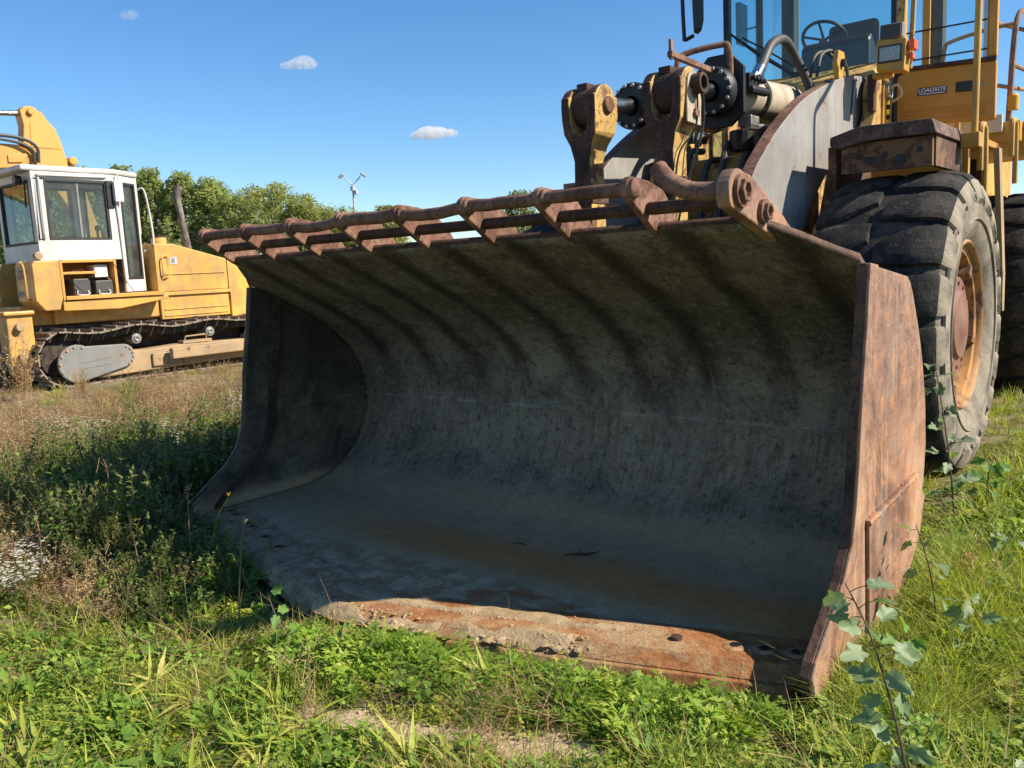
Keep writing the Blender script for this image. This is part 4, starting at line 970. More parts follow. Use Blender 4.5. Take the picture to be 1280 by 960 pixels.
M['shoe'] = rusty('worn track shoe steel', (.17, .135, .10), (.28, .225, .17), (.40, .335, .26), 2.0, .65)
M['chain'] = rusty('greasy track chain', (.018, .014, .011), (.05, .037, .028), (.11, .082, .06), 3.0, .7)
b_ = MB(); b_.b2((-.27, -.092, -.012), (.27, .092, .012)); b_.prism([(-.015, .012), (.015, .012), (.010, .062), (-.010, .062)], 'x', -.27, .27); shoe_me = b_.mesh('track_shoe', M['shoe'])
for xc, vis in ((-10.92, True), (-12.58, False)):
    mb = MB()
    ins = along(TPATH, .10); n = len(ins)
    v = []
    for dx in (-.10, .10):
        for (y, z, a) in ins: v += [(xc + dx, y - math.sin(a) * -.01, z), (xc + dx, y + math.sin(a) * -.11 * -1 * -1, z + math.cos(a) * -.11)]
    f = []
    for sI in (0, 1):
        o_ = sI * 2 * n
        for i in range(n): j = (i + 1) % n; f.append((o_ + 2 * i, o_ + 2 * j, o_ + 2 * j + 1, o_ + 2 * i + 1))
    for i in range(n):
        j = (i + 1) % n
        f.append((2 * i, 2 * j, 2 * n + 2 * j, 2 * n + 2 * i)); f.append((2 * i + 1, 2 * j + 1, 2 * n + 2 * j + 1, 2 * n + 2 * i + 1))
    mb.add(v, f); tr = mb.build('track', M['chain'], dz)
    for (y, z, a) in along(TPATH, .203):
        # outward normal: the path runs clockwise seen from +x
        link('track_shoe', shoe_me, tr, T(xc, y, z) @ Matrix.Rotation(a, 4, 'X') @ T(0, 0, .025), .003)
    mb = MB(); mb.lathe([(-.05, 0), (-.05, .32), (.05, .32), (.05, 0)], 26, T(xc, 2.98, .46)); mb.build('sprocket', M['chain'], tr, .01)
    mb = MB(); mb.lathe([(-.10, 0), (-.10, .30), (.10, .30), (.10, .12), (.14, .1), (.14, 0)], 26, T(xc, 6.62, .45)); mb.build('idler', M['ochre_dirty'], tr, .01)
    for y in (4.15, 5.5):
        mb = MB(); mb.lathe([(-.10, 0), (-.10, .085), (.17, .085), (.17, .055), (.19, .05), (.19, .025), (.175, .02), (.175, 0)], 18, T(xc, y, .67)); mb.build('carrier_roller', M['steel'], tr, .004, True)
    sx = 1
    # track frame with dirt on its shelf
    mb = MB(); mb.prism([(3.3, .14), (3.5, .10), (4.4, .12), (6.5, .16), (6.5, .46), (4.9, .50), (4.3, .47), (3.8, .50), (3.3, .50)], 'x', xc - .19, xc + .20); fr = mb.build('track_frame', M['ochre_dirty'], dz, .02)
    mb = MB(); mb.b2((xc + .201, 4.92, .15), (xc + .235, 6.35, .40)); mb.build('frame_guard', M['ochre_dirty'], fr, .008)
    mb = MB(); mb.prism(circ(3.12, .37, .30, 60, 290, 16) + circ(3.86, .42, .19, -70, 80, 10), 'x', xc + .202, xc + .265); cv = mb.build('final_drive_cover', M['palegrey'], fr, .02)
    b = MB(); b.lathe([(0, .02), (.02, .02), (.02, 0)], 6); bme = b.mesh('cover_bolt', M['ochre_dirty'])
    for q in np.linspace(70, 285, 9): link('cover_bolt', bme, cv, T(xc + .265, 3.12 + .265 * math.cos(R(q)), .37 + .265 * math.sin(R(q))))
    for q in np.linspace(-60, 70, 6): link('cover_bolt', bme, cv, T(xc + .265, 3.86 + .155 * math.cos(R(q)), .42 + .155 * math.sin(R(q))))
    for z in (.30, .40):
        mb = MB(); mb.box((xc + .268, 3.40, z), (.006, .52, .012), Matrix.Rotation(R(4), 4, 'X')); mb.build('cover_rib', M['palegrey'], fr)
    mb = MB(); mb.lathe([(.16, .13), (.24, .13), (.25, .06), (.31, .055), (.31, .0)], 8, T(xc, 4.72, .31)); mb.build('pivot_cap', M['palegrey'], fr, .008)
    mb = MB(); mb.b2((xc + .201, 4.35, .18), (xc + .25, 4.62, .40)); mb.build('pivot_bracket', M['ochre_dirty'], fr, .015)
    mb = MB(); mb.b2((xc + .02, 4.95, .50), (xc + .20, 5.5, .55)); mb.tube([(xc + .16, 5.0, .56), (xc + .16, 5.02, .62), (xc + .16, 5.4, .63), (xc + .16, 5.42, .56)], .015, 6); mb.build('frame_step', M['ochre_dirty'], fr, .01)
    for i, y in enumerate(np.linspace(3.5, 6.1, 6)):
        mb = MB(); mb.lathe([(-.13, 0), (-.13, .10), (.13, .10), (.13, .05), (.15, .05), (.15, 0)], 16, T(xc, y, .12)); mb.build('track_roller', M['chain'], fr, .006, True)
# hull between the tracks; belly colour holds both grease and painted under-track shade
mb = MB(); mb.prism([(2.6, .5), (2.6, .98), (6.4, .92), (6.4, .45)], 'x', DC - .55, DC + .55); mb.build('belly', M['chain'], dz, .02)
mb = MB(); mb.prism([(2.6, .985), (2.6, 1.3), (4.7, 1.38), (6.4, 1.2), (6.4, .925)], 'x', DC - .50, DC + .50); mb.prism([(3.06, .99), (3.06, 1.36), (4.80, 1.38), (4.80, .99)], 'x', DC - .62, DC + .62); mb.build('hull', M['dozer'], dz, .02)
for sx in (1, -1):
    X = lambda a: DC + sx * a
    # rear tank with slanted lower corner
    mb = MB(); mb.prism([(2.66, 1.38), (2.78, 1.22), (3.0, 1.22), (3.06, 1.40), (3.06, 1.98), (2.70, 1.98), (2.66, 1.92)], 'x', X(.35), X(1.0)); tk = mb.build('side_tank', M['dozer'], dz, .015)
    if sx > 0:
        mb = MB(); mb.tube(bez([(X(.62), 2.66, 1.98), (X(.72), 2.60, 1.95), (X(.86), 2.59, 1.9), (X(.88), 2.59, 1.55), (X(.86), 2.60, 1.42), (X(.80), 2.66, 1.40)], 5), .014, 8); mb.build('handrail', M['dozer'], dz, 0, True)
        mb = MB(); mb.lathe([(-.04, 0), (-.04, .06), (.05, .06), (.055, .05), (.06, 0)], 14, T(X(.90), 2.80, 2.06)); mb.build('tank_cap', M['ochre_dirty'], tk)
        text('722', .20, M['letter_grey'], tk, T(X(.56), 2.655, 1.78) @ Matrix.Rotation(R(90), 4, 'X'), sx=.85)
        mb = MB(); mb.b2((X(.36), 2.652, 1.45), (X(.60), 2.658, 1.53)); mb.build('maker_plate', M['letter_grey'], tk)
    # battery box: frame with open front
    mb = MB(); mb.b2((X(.50), 3.062, 1.36), (X(1.0), 3.10, 1.97)); mb.b2((X(.50), 3.90, 1.40), (X(1.0), 3.945, 1.97)); mb.b2((X(.48), 3.10, 1.365), (X(1.02), 4.72, 1.425)); mb.b2((X(.48), 3.10, 1.94), (X(1.0), 3.90, 1.985)); mb.b2((X(.46), 3.10, 1.425), (X(.50), 3.90, 1.94))
    mb.b2((X(.70), 3.10, 1.76), (X(.98), 3.62, 1.80))
    bb = mb.build('battery_box', M['excav'], dz, .006)
    if sx > 0:
        for y, h, w_ in ((3.26, .24, .26), (3.60, .20, .28)):
            mb = MB(); mb.b2((X(.62), y, 1.427), (X(.95), y + w_, 1.427 + h)); bt = mb.build('battery', M['darkinside'], bb, .01)
            mb = MB(); mb.b2((X(.64), y + .02, 1.43 + h), (X(.93), y + w_ - .02, 1.445 + h)); mb.build('battery_lid', M['palegrey'], bb, .004)
            mb = MB(); mb.tube(bez([(X(.97), y + .04, 1.50), (X(1.0), y + .04, 1.44), (X(1.0), y + .2, 1.44), (X(.97), y + .2, 1.50)], 4), .008, 6); mb.build('battery_handle', M['white'], bb, 0, True)
        mb = MB(); mb.b2((X(.62), 3.63, 1.70), (X(.90), 3.84, 1.90)); mb.build('fuse_box', M['white'], bb, .008)
        mb = MB(); mb.tube(bez([(X(.8), 3.2, 1.76), (X(.85), 3.4, 1.83), (X(.8), 3.55, 1.8), (X(.7), 3.7, 1.68), (X(.8), 3.8, 1.55)], 6), .012, 6); mb.tube(bez([(X(.9), 3.85, 1.44), (X(.93), 3.86, 1.5), (X(.88), 3.84, 1.56), (X(.93), 3.87, 1.62), (X(.88), 3.84, 1.68)], 5), .016, 6); mb.build('battery_cable', M['redhub'], bb, 0, True)
        mb = MB(); mb.tube([(X(1.0), 3.12, 1.75), (X(1.0), 3.42, 1.42)], .006, 5); mb.tube([(X(1.0), 3.88, 1.93), (X(1.0), 4.2, 1.43)], .006, 5); mb.build('lid_stay', M['darksteel'], bb)
    # sloping fender plate under the ledge
    mb = MB(); mb.prism([(3.06, 1.35), (4.80, 1.36), (4.80, 1.30), (3.95, 1.18), (3.06, 1.20)], 'x', X(.5), X(.98)); mb.build('fender', M['dozer'], dz, .01)
    # hood side panels
    mb = MB(); mb.b2((X(.58), 4.82, .93), (X(.655), 6.16, 1.335)); hp = mb.build('engine_panel', M['dozer'], dz, .008)
    for z in (.98, 1.09): 
        mb = MB(); mb.b2((X(.656), 4.88, z), (X(.672), 6.12, z + .018)); mb.build('panel_rib', M['dozer'], hp, .003)
    mb = MB(); mb.b2((X(.60), 4.80, 1.338), (X(.70), 6.20, 1.40)); mb.build('panel_ledge', M['dozer'], dz, .008)
# hood
hood = [(4.80, 1.402), (4.80, 2.24), (5.15, 2.235), (6.18, 1.955), (6.50, 1.74), (6.68, 1.25), (6.68, .9), (6.20, .88), (6.20, 1.402)]
mb = MB(); mb.prism(hood, 'x', DC - .65, DC + .65); hd = mb.build('hood', M['dozer'], dz, .02)
mb = MB(); mb.b2((DC + .651, 4.95, 1.70), (DC + .668, 6.12, 1.718)); mb.build('hood_rib', M['dozer'], hd, .003)
mb = MB(); mb.b2((DC + .651, 6.17, 1.40), (DC + .656, 6.185, 1.94)); mb.build('hood_joint', M['rust_dark'], hd)
mb = MB(); mb.tube(bez([(DC + .65, 4.90, 1.68), (DC + .70, 4.90, 1.70), (DC + .70, 4.90, 1.98), (DC + .68, 4.98, 2.02), (DC + .65, 5.02, 1.98), (DC + .65, 5.02, 1.70), (DC + .70, 4.96, 1.66), (DC + .65, 4.89, 1.62)], 4), .014, 6); mb.build('hood_handle', M['dozer'], hd, 0, True)
mb = MB(); mb.b2((DC + .651, 5.06, 1.88), (DC + .656, 5.20, 2.0)); mb.build('decal', M['lampgrey'], hd); mb = MB(); mb.b2((DC + .657, 5.09, 1.90), (DC + .659, 5.16, 1.98)); mb.build('decal_print', M['letter_grey'], hd)
mb = MB(); mb.tube([(DC + .63, 4.62, 1.37), (DC + .66, 4.62, 1.345), (DC + .66, 4.9, 1.345), (DC + .63, 4.9, 1.37)], .012, 6); mb.build('panel_handle', M['dozer'], hd, 0, True)
mb = MB(); mb.lathe([(0, .13), (.12, .13), (.13, .125), (.13, 0)], 24, T(DC + .25, 5.12, 2.235) @ Matrix.Rotation(R(-90), 4, 'Y')); mb.build('air_cleaner', M['dozer'], hd, .006, True)
mb = MB(); mb.lathe([(.131, .14), (.15, .14), (.15, 0)], 24, T(DC + .25, 5.12, 2.235) @ Matrix.Rotation(R(-90), 4, 'Y')); mb.build('air_cleaner_cap', M['rust_dark'], hd, .004, True)
M['pipe'] = rusty('heat stained exhaust', (.07, .055, .045), (.17, .145, .125), (.30, .27, .24), 3.0, .6)
ex = [(DC + .10, 5.78, 2.0), (DC + .10, 5.70, 2.6), (DC + .10, 5.64, 3.10)]
mb = MB(); mb.tube(ex, [.068, .062, .058], 18); mb.build('exhaust_pipe', M['pipe'], dz, 0, True)
mb = MB(); mb.tube([(DC + .10, 5.64, 3.08), (DC + .10, 5.645, 3.18), (DC + .10, 5.70, 3.28)], [.06, .072, .07], 18, False); mb.build('exhaust_tip', M['pipe'], dz, 0, True)
mb = MB(); mb.b2((DC - .6, 6.685, .5), (DC + .6, 6.75, 1.9)); mb.build('grille', M['darksteel'], dz, .01)
# blade and arms in front, mostly behind the loader bucket
mb = MB(); mb.prism([(7.3, .1), (7.42, .5), (7.40, .9), (7.28, 1.3), (7.34, 1.3), (7.48, .9), (7.5, .5), (7.36, .08)], 'x', DC - 1.6, DC + 1.6); mb.build('blade', M['dozer'], dz, .01)
for sx in (1, -1):
    mb = MB(); mb.b2((DC + sx * 1.16, 4.6, .28), (DC + sx * 1.28, 7.32, .46)); mb.build('push_arm', M['ochre_dirty'], dz, .02)
# drawbar / ripper bracket at the rear
mb = MB(); mb.prism([(2.25, .42), (2.25, 1.18), (2.62, 1.25), (2.62, .62), (2.45, .42)], 'x', -11.20, -10.86); mb.b2((-11.26, 2.2, 1.18), (-10.80, 2.64, 1.24)); rp = mb.build('ripper_bracket', M['dozer'], dz, .02)
for z in (.55, 1.0):
    mb = MB(); mb.lathe([(0, .06), (.10, .06), (.10, 0)], 14, T(-10.86, 2.40, z)); mb.build('bracket_pin', M['ochre_dirty'], rp, .008, True)
mb = MB(); mb.prism([(2.20, .35), (2.20, .62), (2.32, .62), (2.36, .35), (2.28, .26)], 'x', -11.15, -10.90); mb.build('ripper_tooth', M['darksteel'], dz, .01)
# cab: white shell with real window openings
cab = None
mb = MB()
xs_, zb, zt_ = DC + .65, 1.985, 3.36
panel(mb, (xs_, 2.95, zb), (0, 1, 0), (0, 0, 1), 1.28, zt_ - zb, (.16, .33, 1.12, 1.26), .06)              # right wall
panel(mb, (DC - .65, 2.95, zb), (0, 1, 0), (0, 0, 1), 1.28, zt_ - zb, (.16, .33, 1.12, 1.26), .06)         # left wall
panel(mb, (DC + .68, 2.95, zb), (-1, 0, 0), (0, 0, 1), 1.36, zt_ - zb, (.12, .28, 1.24, 1.24), .06)        # rear wall
mb.b2((DC - .62, 2.98, 1.99), (DC + .62, 4.2, 2.02)); mb.b2((DC - .45, 4.66, 1.46), (DC + .45, 4.70, 2.4))
U = Vector((-.25, .47, 0)); Lw = U.length
panel(mb, (DC + .66, 4.23, 1.44), U, (0, 0, 1), Lw, zt_ - 1.44, (.08, .22, Lw - .07, 1.80), .05)           # right door, angled forward
U2 = Vector((.25, .47, 0))
panel(mb, (DC - .66, 4.23, 1.44), U2, (0, 0, 1), Lw, zt_ - 1.44, (.08, .22, Lw - .07, 1.80), .05)
mb.b2((DC + .40, 4.66, 2.4), (DC + .45, 4.72, zt_)); mb.b2((DC - .45, 4.66, 2.4), (DC - .40, 4.72, zt_))
cab = mb.build('cab', M['white'], dz, .012)
mb = MB(); mb.prism([(DC - .70, 2.78), (DC + .70, 2.78), (DC + .70, 4.26), (DC + .46, 4.74), (DC - .46, 4.74), (DC - .70, 4.26)], 'z', 3.362, 3.45); mb.build('cab_roof', M['white'], cab, .03)
hole_s = (.16, .33, 1.12, 1.26)
pane((xs_, 2.95, zb), (0, 1, 0), (0, 0, 1), hole_s, M['glass2'], cab); pane((DC - .65, 2.95, zb), (0, 1, 0), (0, 0, 1), hole_s, M['glass2'], cab)
pane((DC + .68, 2.95, zb), (-1, 0, 0), (0, 0, 1), (.12, .28, 1.24, 1.24), M['glass2'], cab)
pane((DC + .66, 4.23, 1.44), U, (0, 0, 1), (.08, .22, Lw - .07, 1.80), M['glass2'], cab, nm='door_window'); pane((DC - .66, 4.23, 1.44), U2, (0, 0, 1), (.08, .22, Lw - .07, 1.80), M['glass2'], cab, nm='door_window')
mb = MB(); mb.b2((DC - .395, 4.68, 2.4), (DC + .395, 4.69, 3.36)); mb.build('front_window', M['glass2'], cab)
mb = MB(); mb.b2((xs_ - .012, 3.60, 2.32), (xs_ + .012, 3.63, 3.24)); mb.build('window_bar', M['palegrey'], cab)
for (a, b) in (((3.02, 2.36), (3.02, 3.22)),):
    mb = MB(); mb.tube(bez([(xs_ + .03, a[0], a[1]), (xs_ + .07, a[0], a[1] + .04), (xs_ + .07, b[0], b[1] - .04), (xs_ + .03, b[0], b[1])], 5), .016, 8); mb.build('grab_rail', M['white'], cab, 0, True)
mb = MB(); mb.tube(bez([(xs_ + .03, 3.05, 3.30), (xs_ + .06, 3.08, 3.30), (xs_ + .06, 4.0, 3.31), (xs_ + .03, 4.03, 3.31)], 5), .016, 8); mb.build('rain_rail', M['white'], cab, 0, True)
mb = MB(); mb.tube(bez([(DC + .44, 4.72, 3.16), (DC + .52, 4.80, 3.14), (DC + .50, 4.88, 2.6), (DC + .49, 4.88, 2.2), (DC + .44, 4.74, 2.12)], 5), .018, 8); mb.build('grab_rail', M['white'], cab, 0, True)
mb = MB(); mb.tube([(xs_ + .04, 4.24, 1.6), (xs_ + .05, 4.22, 2.6), (xs_ + .05, 4.20, 3.0)], .018, 8); mb.build('door_rail', M['white'], cab, 0, True)
mb = MB(); mb.b2((xs_ + .06, 4.16, 2.92), (xs_ + .14, 4.30, 3.24)); mb.tube([(xs_ + .03, 4.2, 3.2), (xs_ + .10, 4.2, 3.32)], .012, 6); mb.tube([(xs_ + .1, 4.25, 3.24), (xs_ + .1, 4.25, 3.38)], .01, 6); mb.build('mirror', M['white'], cab, .015)
mb = MB(); mb.b2((xs_ + .03, 4.06, 2.82), (xs_ + .06, 4.18, 3.26)); mb.build('mirror_bracket', M['darksteel'], cab, .01)
mb = MB(); mb.lathe([(-.05, 0), (-.05, .06), (.05, .07), (.05, 0)], 14, T(DC + .45, 2.82, 3.24) @ Matrix.Rotation(R(-90), 4, 'Z')); mb.build('rear_lamp', M['black'], cab, .006, True)
mb = MB(); mb.tube([(DC + .50, 2.90, 3.22), (DC + .44, 2.90, 2.82)], .012, 6); mb.build('wiper', M['black'], cab)
mb = MB(); mb.b2((DC - .28, 3.35, 2.021), (DC + .28, 3.85, 2.30)); mb.box((DC, 3.33, 2.62), (.52, .12, .75)); mb.build('seat', M['darkinside'], cab, .05)
mb = MB(); mb.b2((DC - .35, 4.40, 1.6), (DC + .35, 4.60, 2.38)); mb.build('console', M['darkinside'], cab, .03)
mb = MB(); mb.tube([(DC + .35, 4.0, 2.0), (DC + .33, 4.02, 2.5)], .02, 8); mb.lathe([(0, .04), (.06, .04), (.08, .02), (.08, 0)], 12, T(DC + .33, 4.02, 2.48) @ Matrix.Rotation(R(-90), 4, 'Y')); mb.build('lever', M['black'], cab, 0, True)

# ------------------------------------------------------------------ excavator behind the bulldozer
xv = thing('excavator', 'orange excavator whose bent arm rises behind the white bulldozer cab', 'excavator', (-15.0, -1.5, 0))
EX = -15.0
mb = MB(); mb.prism([(4.42, 4.98), (4.50, 5.06), (4.62, 5.09), (4.72, 5.05), (5.04, 4.70), (5.13, 4.44), (5.20, 4.1), (5.50, 3.5), (5.85, 2.1), (5.60, 2.0), (5.10, 3.2), (4.66, 3.90), (4.45, 3.98), (4.40, 4.29), (4.46, 4.70)], 'x', EX - .14, EX + .14); st = mb.build('stick', M['excav'], xv, .02)
mb = MB(); mb.prism([(4.57, 4.76), (4.80, 5.0), (5.0, 4.68), (5.10, 4.30), (4.55, 4.30)], 'x', EX + .141, EX + .152); mb.build('stick_plate', M['excav'], st, .004)
for (y, z, r) in ((4.60, 4.97, .06), (5.30, 4.08, .08), (4.60, 4.12, .08)):
    mb = MB(); mb.lathe([(-.20, 0), (-.20, r), (.20, r), (.21, r * .8), (.21, 0)], 16, T(EX, y, z)); mb.build('pivot_pin', M['excav'], st)
mb = MB(); mb.prism([(4.75, 4.02), (4.68, 4.28), (4.40, 4.33), (2.6, 4.35), (.9, 3.7), (-.9, 1.75), (-.75, 1.45), (1.2, 3.1), (2.8, 3.75), (4.3, 3.90)], 'x', EX - .13, EX + .13); bo = mb.build('boom', M['excav'], xv, .02)
mb = MB(); mb.prism([(4.1, 3.98), (4.35, 4.0), (4.5, 4.18), (4.1, 4.12)], 'x', EX + .131, EX + .16); mb.build('boom_rib', M['excav'], bo, .006)
mb = MB(); mb.tube([(EX, 4.55, 4.95), (EX, 3.2, 4.86)], .05, 12); mb.build('stick_rod', M['chrome'], xv, 0, True)
mb = MB(); mb.tube([(EX, 3.3, 4.87), (EX, 1.4, 4.5)], .09, 14); mb.build('stick_cylinder', M['excav'], xv, 0, True)
mb = MB(); mb.tube(bez([(EX + .2, 2.6, 4.5), (EX + .2, 3.6, 4.48), (EX + .22, 4.3, 4.45), (EX + .24, 4.60, 4.30), (EX + .22, 4.62, 4.0)], 6), .035, 8); mb.tube(bez([(EX + .2, 2.6, 4.42), (EX + .2, 4.0, 4.40), (EX + .24, 4.50, 4.26), (EX + .22, 4.55, 4.0)], 6), .03, 8); mb.build('hose', M['hose'], xv, 0, True)
mb = MB(); mb.prism([(5.55, 2.1), (5.9, 2.15), (6.3, 1.5), (6.25, .8), (5.8, .45), (5.3, .6), (5.6, 1.1), (5.55, 1.6)], 'x', EX - .5, EX + .5); mb.build('digging_bucket', M['darksteel'], xv, .02)
mb = MB(); mb.b2((EX - 1.2, -4.2, 1.1), (EX + 1.2, -.4, 2.4)); mb.build('house', M['excav'], xv, .06)
for sx in (1, -1):
    mb = MB(); mb.prism(circ(-.3, .45, .42, -90, 90, 10) + circ(-3.6, .45, .42, 90, 270, 10), 'x', EX + sx * .75, EX + sx * 1.3); mb.build('track', M['chain'], xv, .02)
mb = MB(); mb.tube([(EX, -2, .5), (EX, -2, 1.2)], .6, 20); mb.build('slew_ring', M['chain'], xv)

# ------------------------------------------------------------------ floodlight mast
lp = thing('floodlight_mast', 'tall thin lamp mast with two floodlights on a V shaped bracket, far behind the bucket', 'lamp post', (-47.5, 40.8, 0))
mb = MB(); mb.tube([(-47.5, 40.8, 0), (-47.5, 40.8, 8.35)], [.12, .07], 10); mb.build('pole', M['concrete'], lp, 0, True)
rx, ry = .774, .634
for s in (-1, 1):
    mb = MB(); a = Vector((-47.5, 40.8, 8.3)); e = a + Vector((rx * s * .62, ry * s * .62, .62)); mb.tube([a, e], .05, 6); mb.build('lamp_arm', M['lampgrey'], lp)
    Mr = Matrix.Rotation(math.atan2(ry, rx), 4, 'Z') @ Matrix.Rotation(R(35 * s), 4, 'Y')
    mb = MB(); mb.box(e + Vector((rx * s * .22, ry * s * .22, .12)), (.46, .34, .18), Mr); fl_ = mb.build('floodlight', M['lampgrey'], lp, .04)
    mb = MB(); mb.box(e + Vector((rx * s * .22, ry * s * .22, .12)) + Mr @ Vector((0, 0, -.10)), (.40, .28, .03), Mr); mb.build('lamp_glass', M['lens'], fl_)
mb = MB(); mb.box((-47.3, 40.9, 7.75), (.3, .2, .3)); mb.build('junction_box', M['lampgrey'], lp, .02)
mb = MB(); mb.lathe([(-.15, 0), (-.15, .2), (.15, .2), (.15, 0)], 8, T(-47.5, 40.8, 8.05) @ Matrix.Rotation(R(90), 4, 'Y')); mb.build('collar', M['lampgrey'], lp)
# ------------------------------------------------------------------ plants: materials and builders
def leafmat(name, c0, c1, c2=None, trans=.42, rough=.55, tw=1.35):
    m = NT(name)
    at = m.n('ShaderNodeAttribute'); at.attribute_name = 'v'
    oi = m.n('ShaderNodeObjectInfo')
    f = m.math('ADD', m.math('MULTIPLY', at.outputs['Fac'], .65), m.math('MULTIPLY', oi.outputs['Random'], .35))
    col = m.ramp(f, [(.12, c0), (.55, c1), (.92, c2 or c1)])
    b = m.n('ShaderNodeBsdfPrincipled'); m.inp(b, 'Base Color', col); b.inputs['Roughness'].default_value = rough; b.inputs['Specular IOR Level'].default_value = .35
    t = m.n('ShaderNodeBsdfTranslucent'); m.inp(t, 'Color', m.mix(1.0, col, (tw, tw * 1.02, .55), 'MULTIPLY'))
    mx = m.n('ShaderNodeMixShader'); mx.inputs[0].default_value = trans
    m.t.links.new(b.outputs[0], mx.inputs[1]); m.t.links.new(t.outputs[0], mx.inputs[2]); m.t.links.new(mx.outputs[0], m.out.inputs['Surface'])
    return m.mat
M['grass'] = leafmat('green grass blade', (0.112, 0.183, 0.021), (0.248, 0.336, 0.042), (0.472, 0.460, 0.118))
M['grassy'] = leafmat('yellow green grass', (0.212, 0.271, 0.033), (0.401, 0.448, 0.065), (0.566, 0.507, 0.177))
M['dry'] = leafmat('dry straw', (0.283, 0.171, 0.088), (0.448, 0.307, 0.153), (0.543, 0.425, 0.236), .25)
M['dryred'] = leafmat('reddish dry stems', (.20, .115, .07), (.34, .22, .13), (.45, .33, .20), .25)
M['weed'] = leafmat('weed leaf', (0.088, 0.171, 0.024), (0.201, 0.330, 0.045), (0.354, 0.448, 0.083))
M['fern'] = leafmat('feathery weed leaf', (0.100, 0.195, 0.021), (0.248, 0.378, 0.047), (0.472, 0.543, 0.106), .45)
M['cover'] = leafmat('tiny ground leaves', (0.153, 0.224, 0.024), (0.319, 0.389, 0.047), (0.531, 0.496, 0.083))
M['shrubweed'] = leafmat('dull green weed', (0.065, 0.100, 0.026), (0.147, 0.195, 0.047), (0.283, 0.307, 0.094))
M['petal'] = leafmat('white petals', (.62, .60, .52), (.72, .71, .66), (.76, .75, .72), .25)
M['poplar'] = leafmat('grey green poplar leaf', (.11, .175, .075), (.20, .275, .125), (.35, .40, .27), .3)
M['poplar2'] = leafmat('fresh poplar leaf', (0.065, 0.153, 0.035), (0.130, 0.260, 0.053), (0.236, 0.366, 0.094), .35)
M['stem'] = leafmat('brownish stem', (.12, .085, .05), (.20, .15, .09), (.27, .21, .13), .1)
M['bark'] = plain('tree bark', (.09, .07, .05), .9, 0, .4, 6)
M['yellowpetal'] = leafmat('yellow petals', (.6, .42, .03), (.65, .48, .04), (.7, .55, .08), .2)

class PB:
    """plant builder: flat polygons with one random value each"""
    def __init__(s, seed): s.v = []; s.f = []; s.a = []; s.mi = []; s.r = random.Random(seed)
    def strip(s, pts, wd, side, val, mi=0):
        n = len(pts); k = len(s.v)
        for i, p in enumerate(pts):
            w_ = wd[i] if isinstance(wd, (list, tuple)) else wd * (1 - (i / (n - 1)) ** 1.6 * .95)
            s.v.append(tuple(p - side * w_)); s.v.append(tuple(p + side * w_))
        for i in range(n - 1):
            s.f.append((k + 2 * i, k + 2 * i + 1, k + 2 * i + 3, k + 2 * i + 2)); s.a.append(val); s.mi.append(mi)
    def blade(s, base, az, h, lean, wd, val, n=3, droop=.5, mi=0):
        d = Vector((math.cos(az), math.sin(az), 0)); pts = []
        for i in range(n + 1):
            t = i / n; pts.append(base + d * (lean * h * (t + droop * t * t)) + Vector((0, 0, h * (t - droop * .55 * t * t * min(1.4, lean * 1.6)))))
        side = Vector((-d.y, d.x, 0)); q = s.r.uniform(-.8, .8); side = (side * math.cos(q) + Vector((0, 0, 1)).cross(side) * math.sin(q))
        s.strip(pts, wd, side, val, mi)
    def leaf(s, p, dr, up, L, wd, val, fold=.25, mi=0):
        dr = dr.normalized(); sd = dr.cross(up)
        if sd.length < 1e-4: sd = Vector((1, 0, 0))
        sd.normalize(); nn = sd.cross(dr); k = len(s.v)
        for q in (p, p + dr * L * .45 + sd * wd + nn * wd * fold, p + dr * L - nn * L * .12, p + dr * L * .45 - sd * wd + nn * wd * fold, p + dr * L * .5): s.v.append(tuple(q))
        s.f += [(k, k + 1, k + 2, k + 4), (k, k + 4, k + 2, k + 3)]; s.a += [val, val]; s.mi += [mi, mi]
    def stem(s, pts, r, val, mi=0):
        for ax in (Vector((1, 0, 0)), Vector((0, 1, 0))): s.strip(pts, [r * (1 - .6 * i / (len(pts) - 1)) for i in range(len(pts))], ax, val, mi)
    def mesh(s, name, mats):
        me = bpy.data.meshes.new(name); me.from_pydata(s.v, [], s.f)
        for m in (mats if isinstance(mats, (list, tuple)) else [mats]): me.materials.append(m)
        me.polygons.foreach_set('material_index', s.mi)
        at = me.attributes.new('v', 'FLOAT', 'FACE'); at.data.foreach_set('value', s.a)
        me.polygons.foreach_set('use_smooth', [True] * len(me.polygons))
        return me
def rv(r, z0=-1, z1=1):
    a = r.uniform(0, 6.283); z = r.uniform(z0, z1); q = math.sqrt(max(0, 1 - z * z)); return Vector((q * math.cos(a), q * math.sin(a), z))

def p_grass(seed, n, h, spread, lean, wd, mat):
    P = PB(seed); r = P.r
    for i in range(n):
        a = r.uniform(0, 6.283); d = spread * math.sqrt(r.random())
        P.blade(Vector((d * math.cos(a), d * math.sin(a), -.01)), r.uniform(0, 6.283), h * r.uniform(.45, 1.1), lean * r.uniform(.3, 1.6), wd * r.uniform(.6, 1.3), r.random(), 3, r.uniform(.2, .9))
    return P.mesh('tuft', mat)
def p_cover(seed, n, spread, h, L, mat):
    P = PB(seed); r = P.r
    for i in range(n):
        a = r.uniform(0, 6.283); d = spread * math.sqrt(r.random()); z = h * r.random() ** 1.3 * (1 - .5 * d / spread)
        P.leaf(Vector((d * math.cos(a), d * math.sin(a), z)), rv(r, -.1, .5), Vector((r.gauss(0, .35), r.gauss(0, .35), 1)).normalized(), L * r.uniform(.6, 1.4), L * r.uniform(.28, .5), r.random())
    return P.mesh('cover', mat)
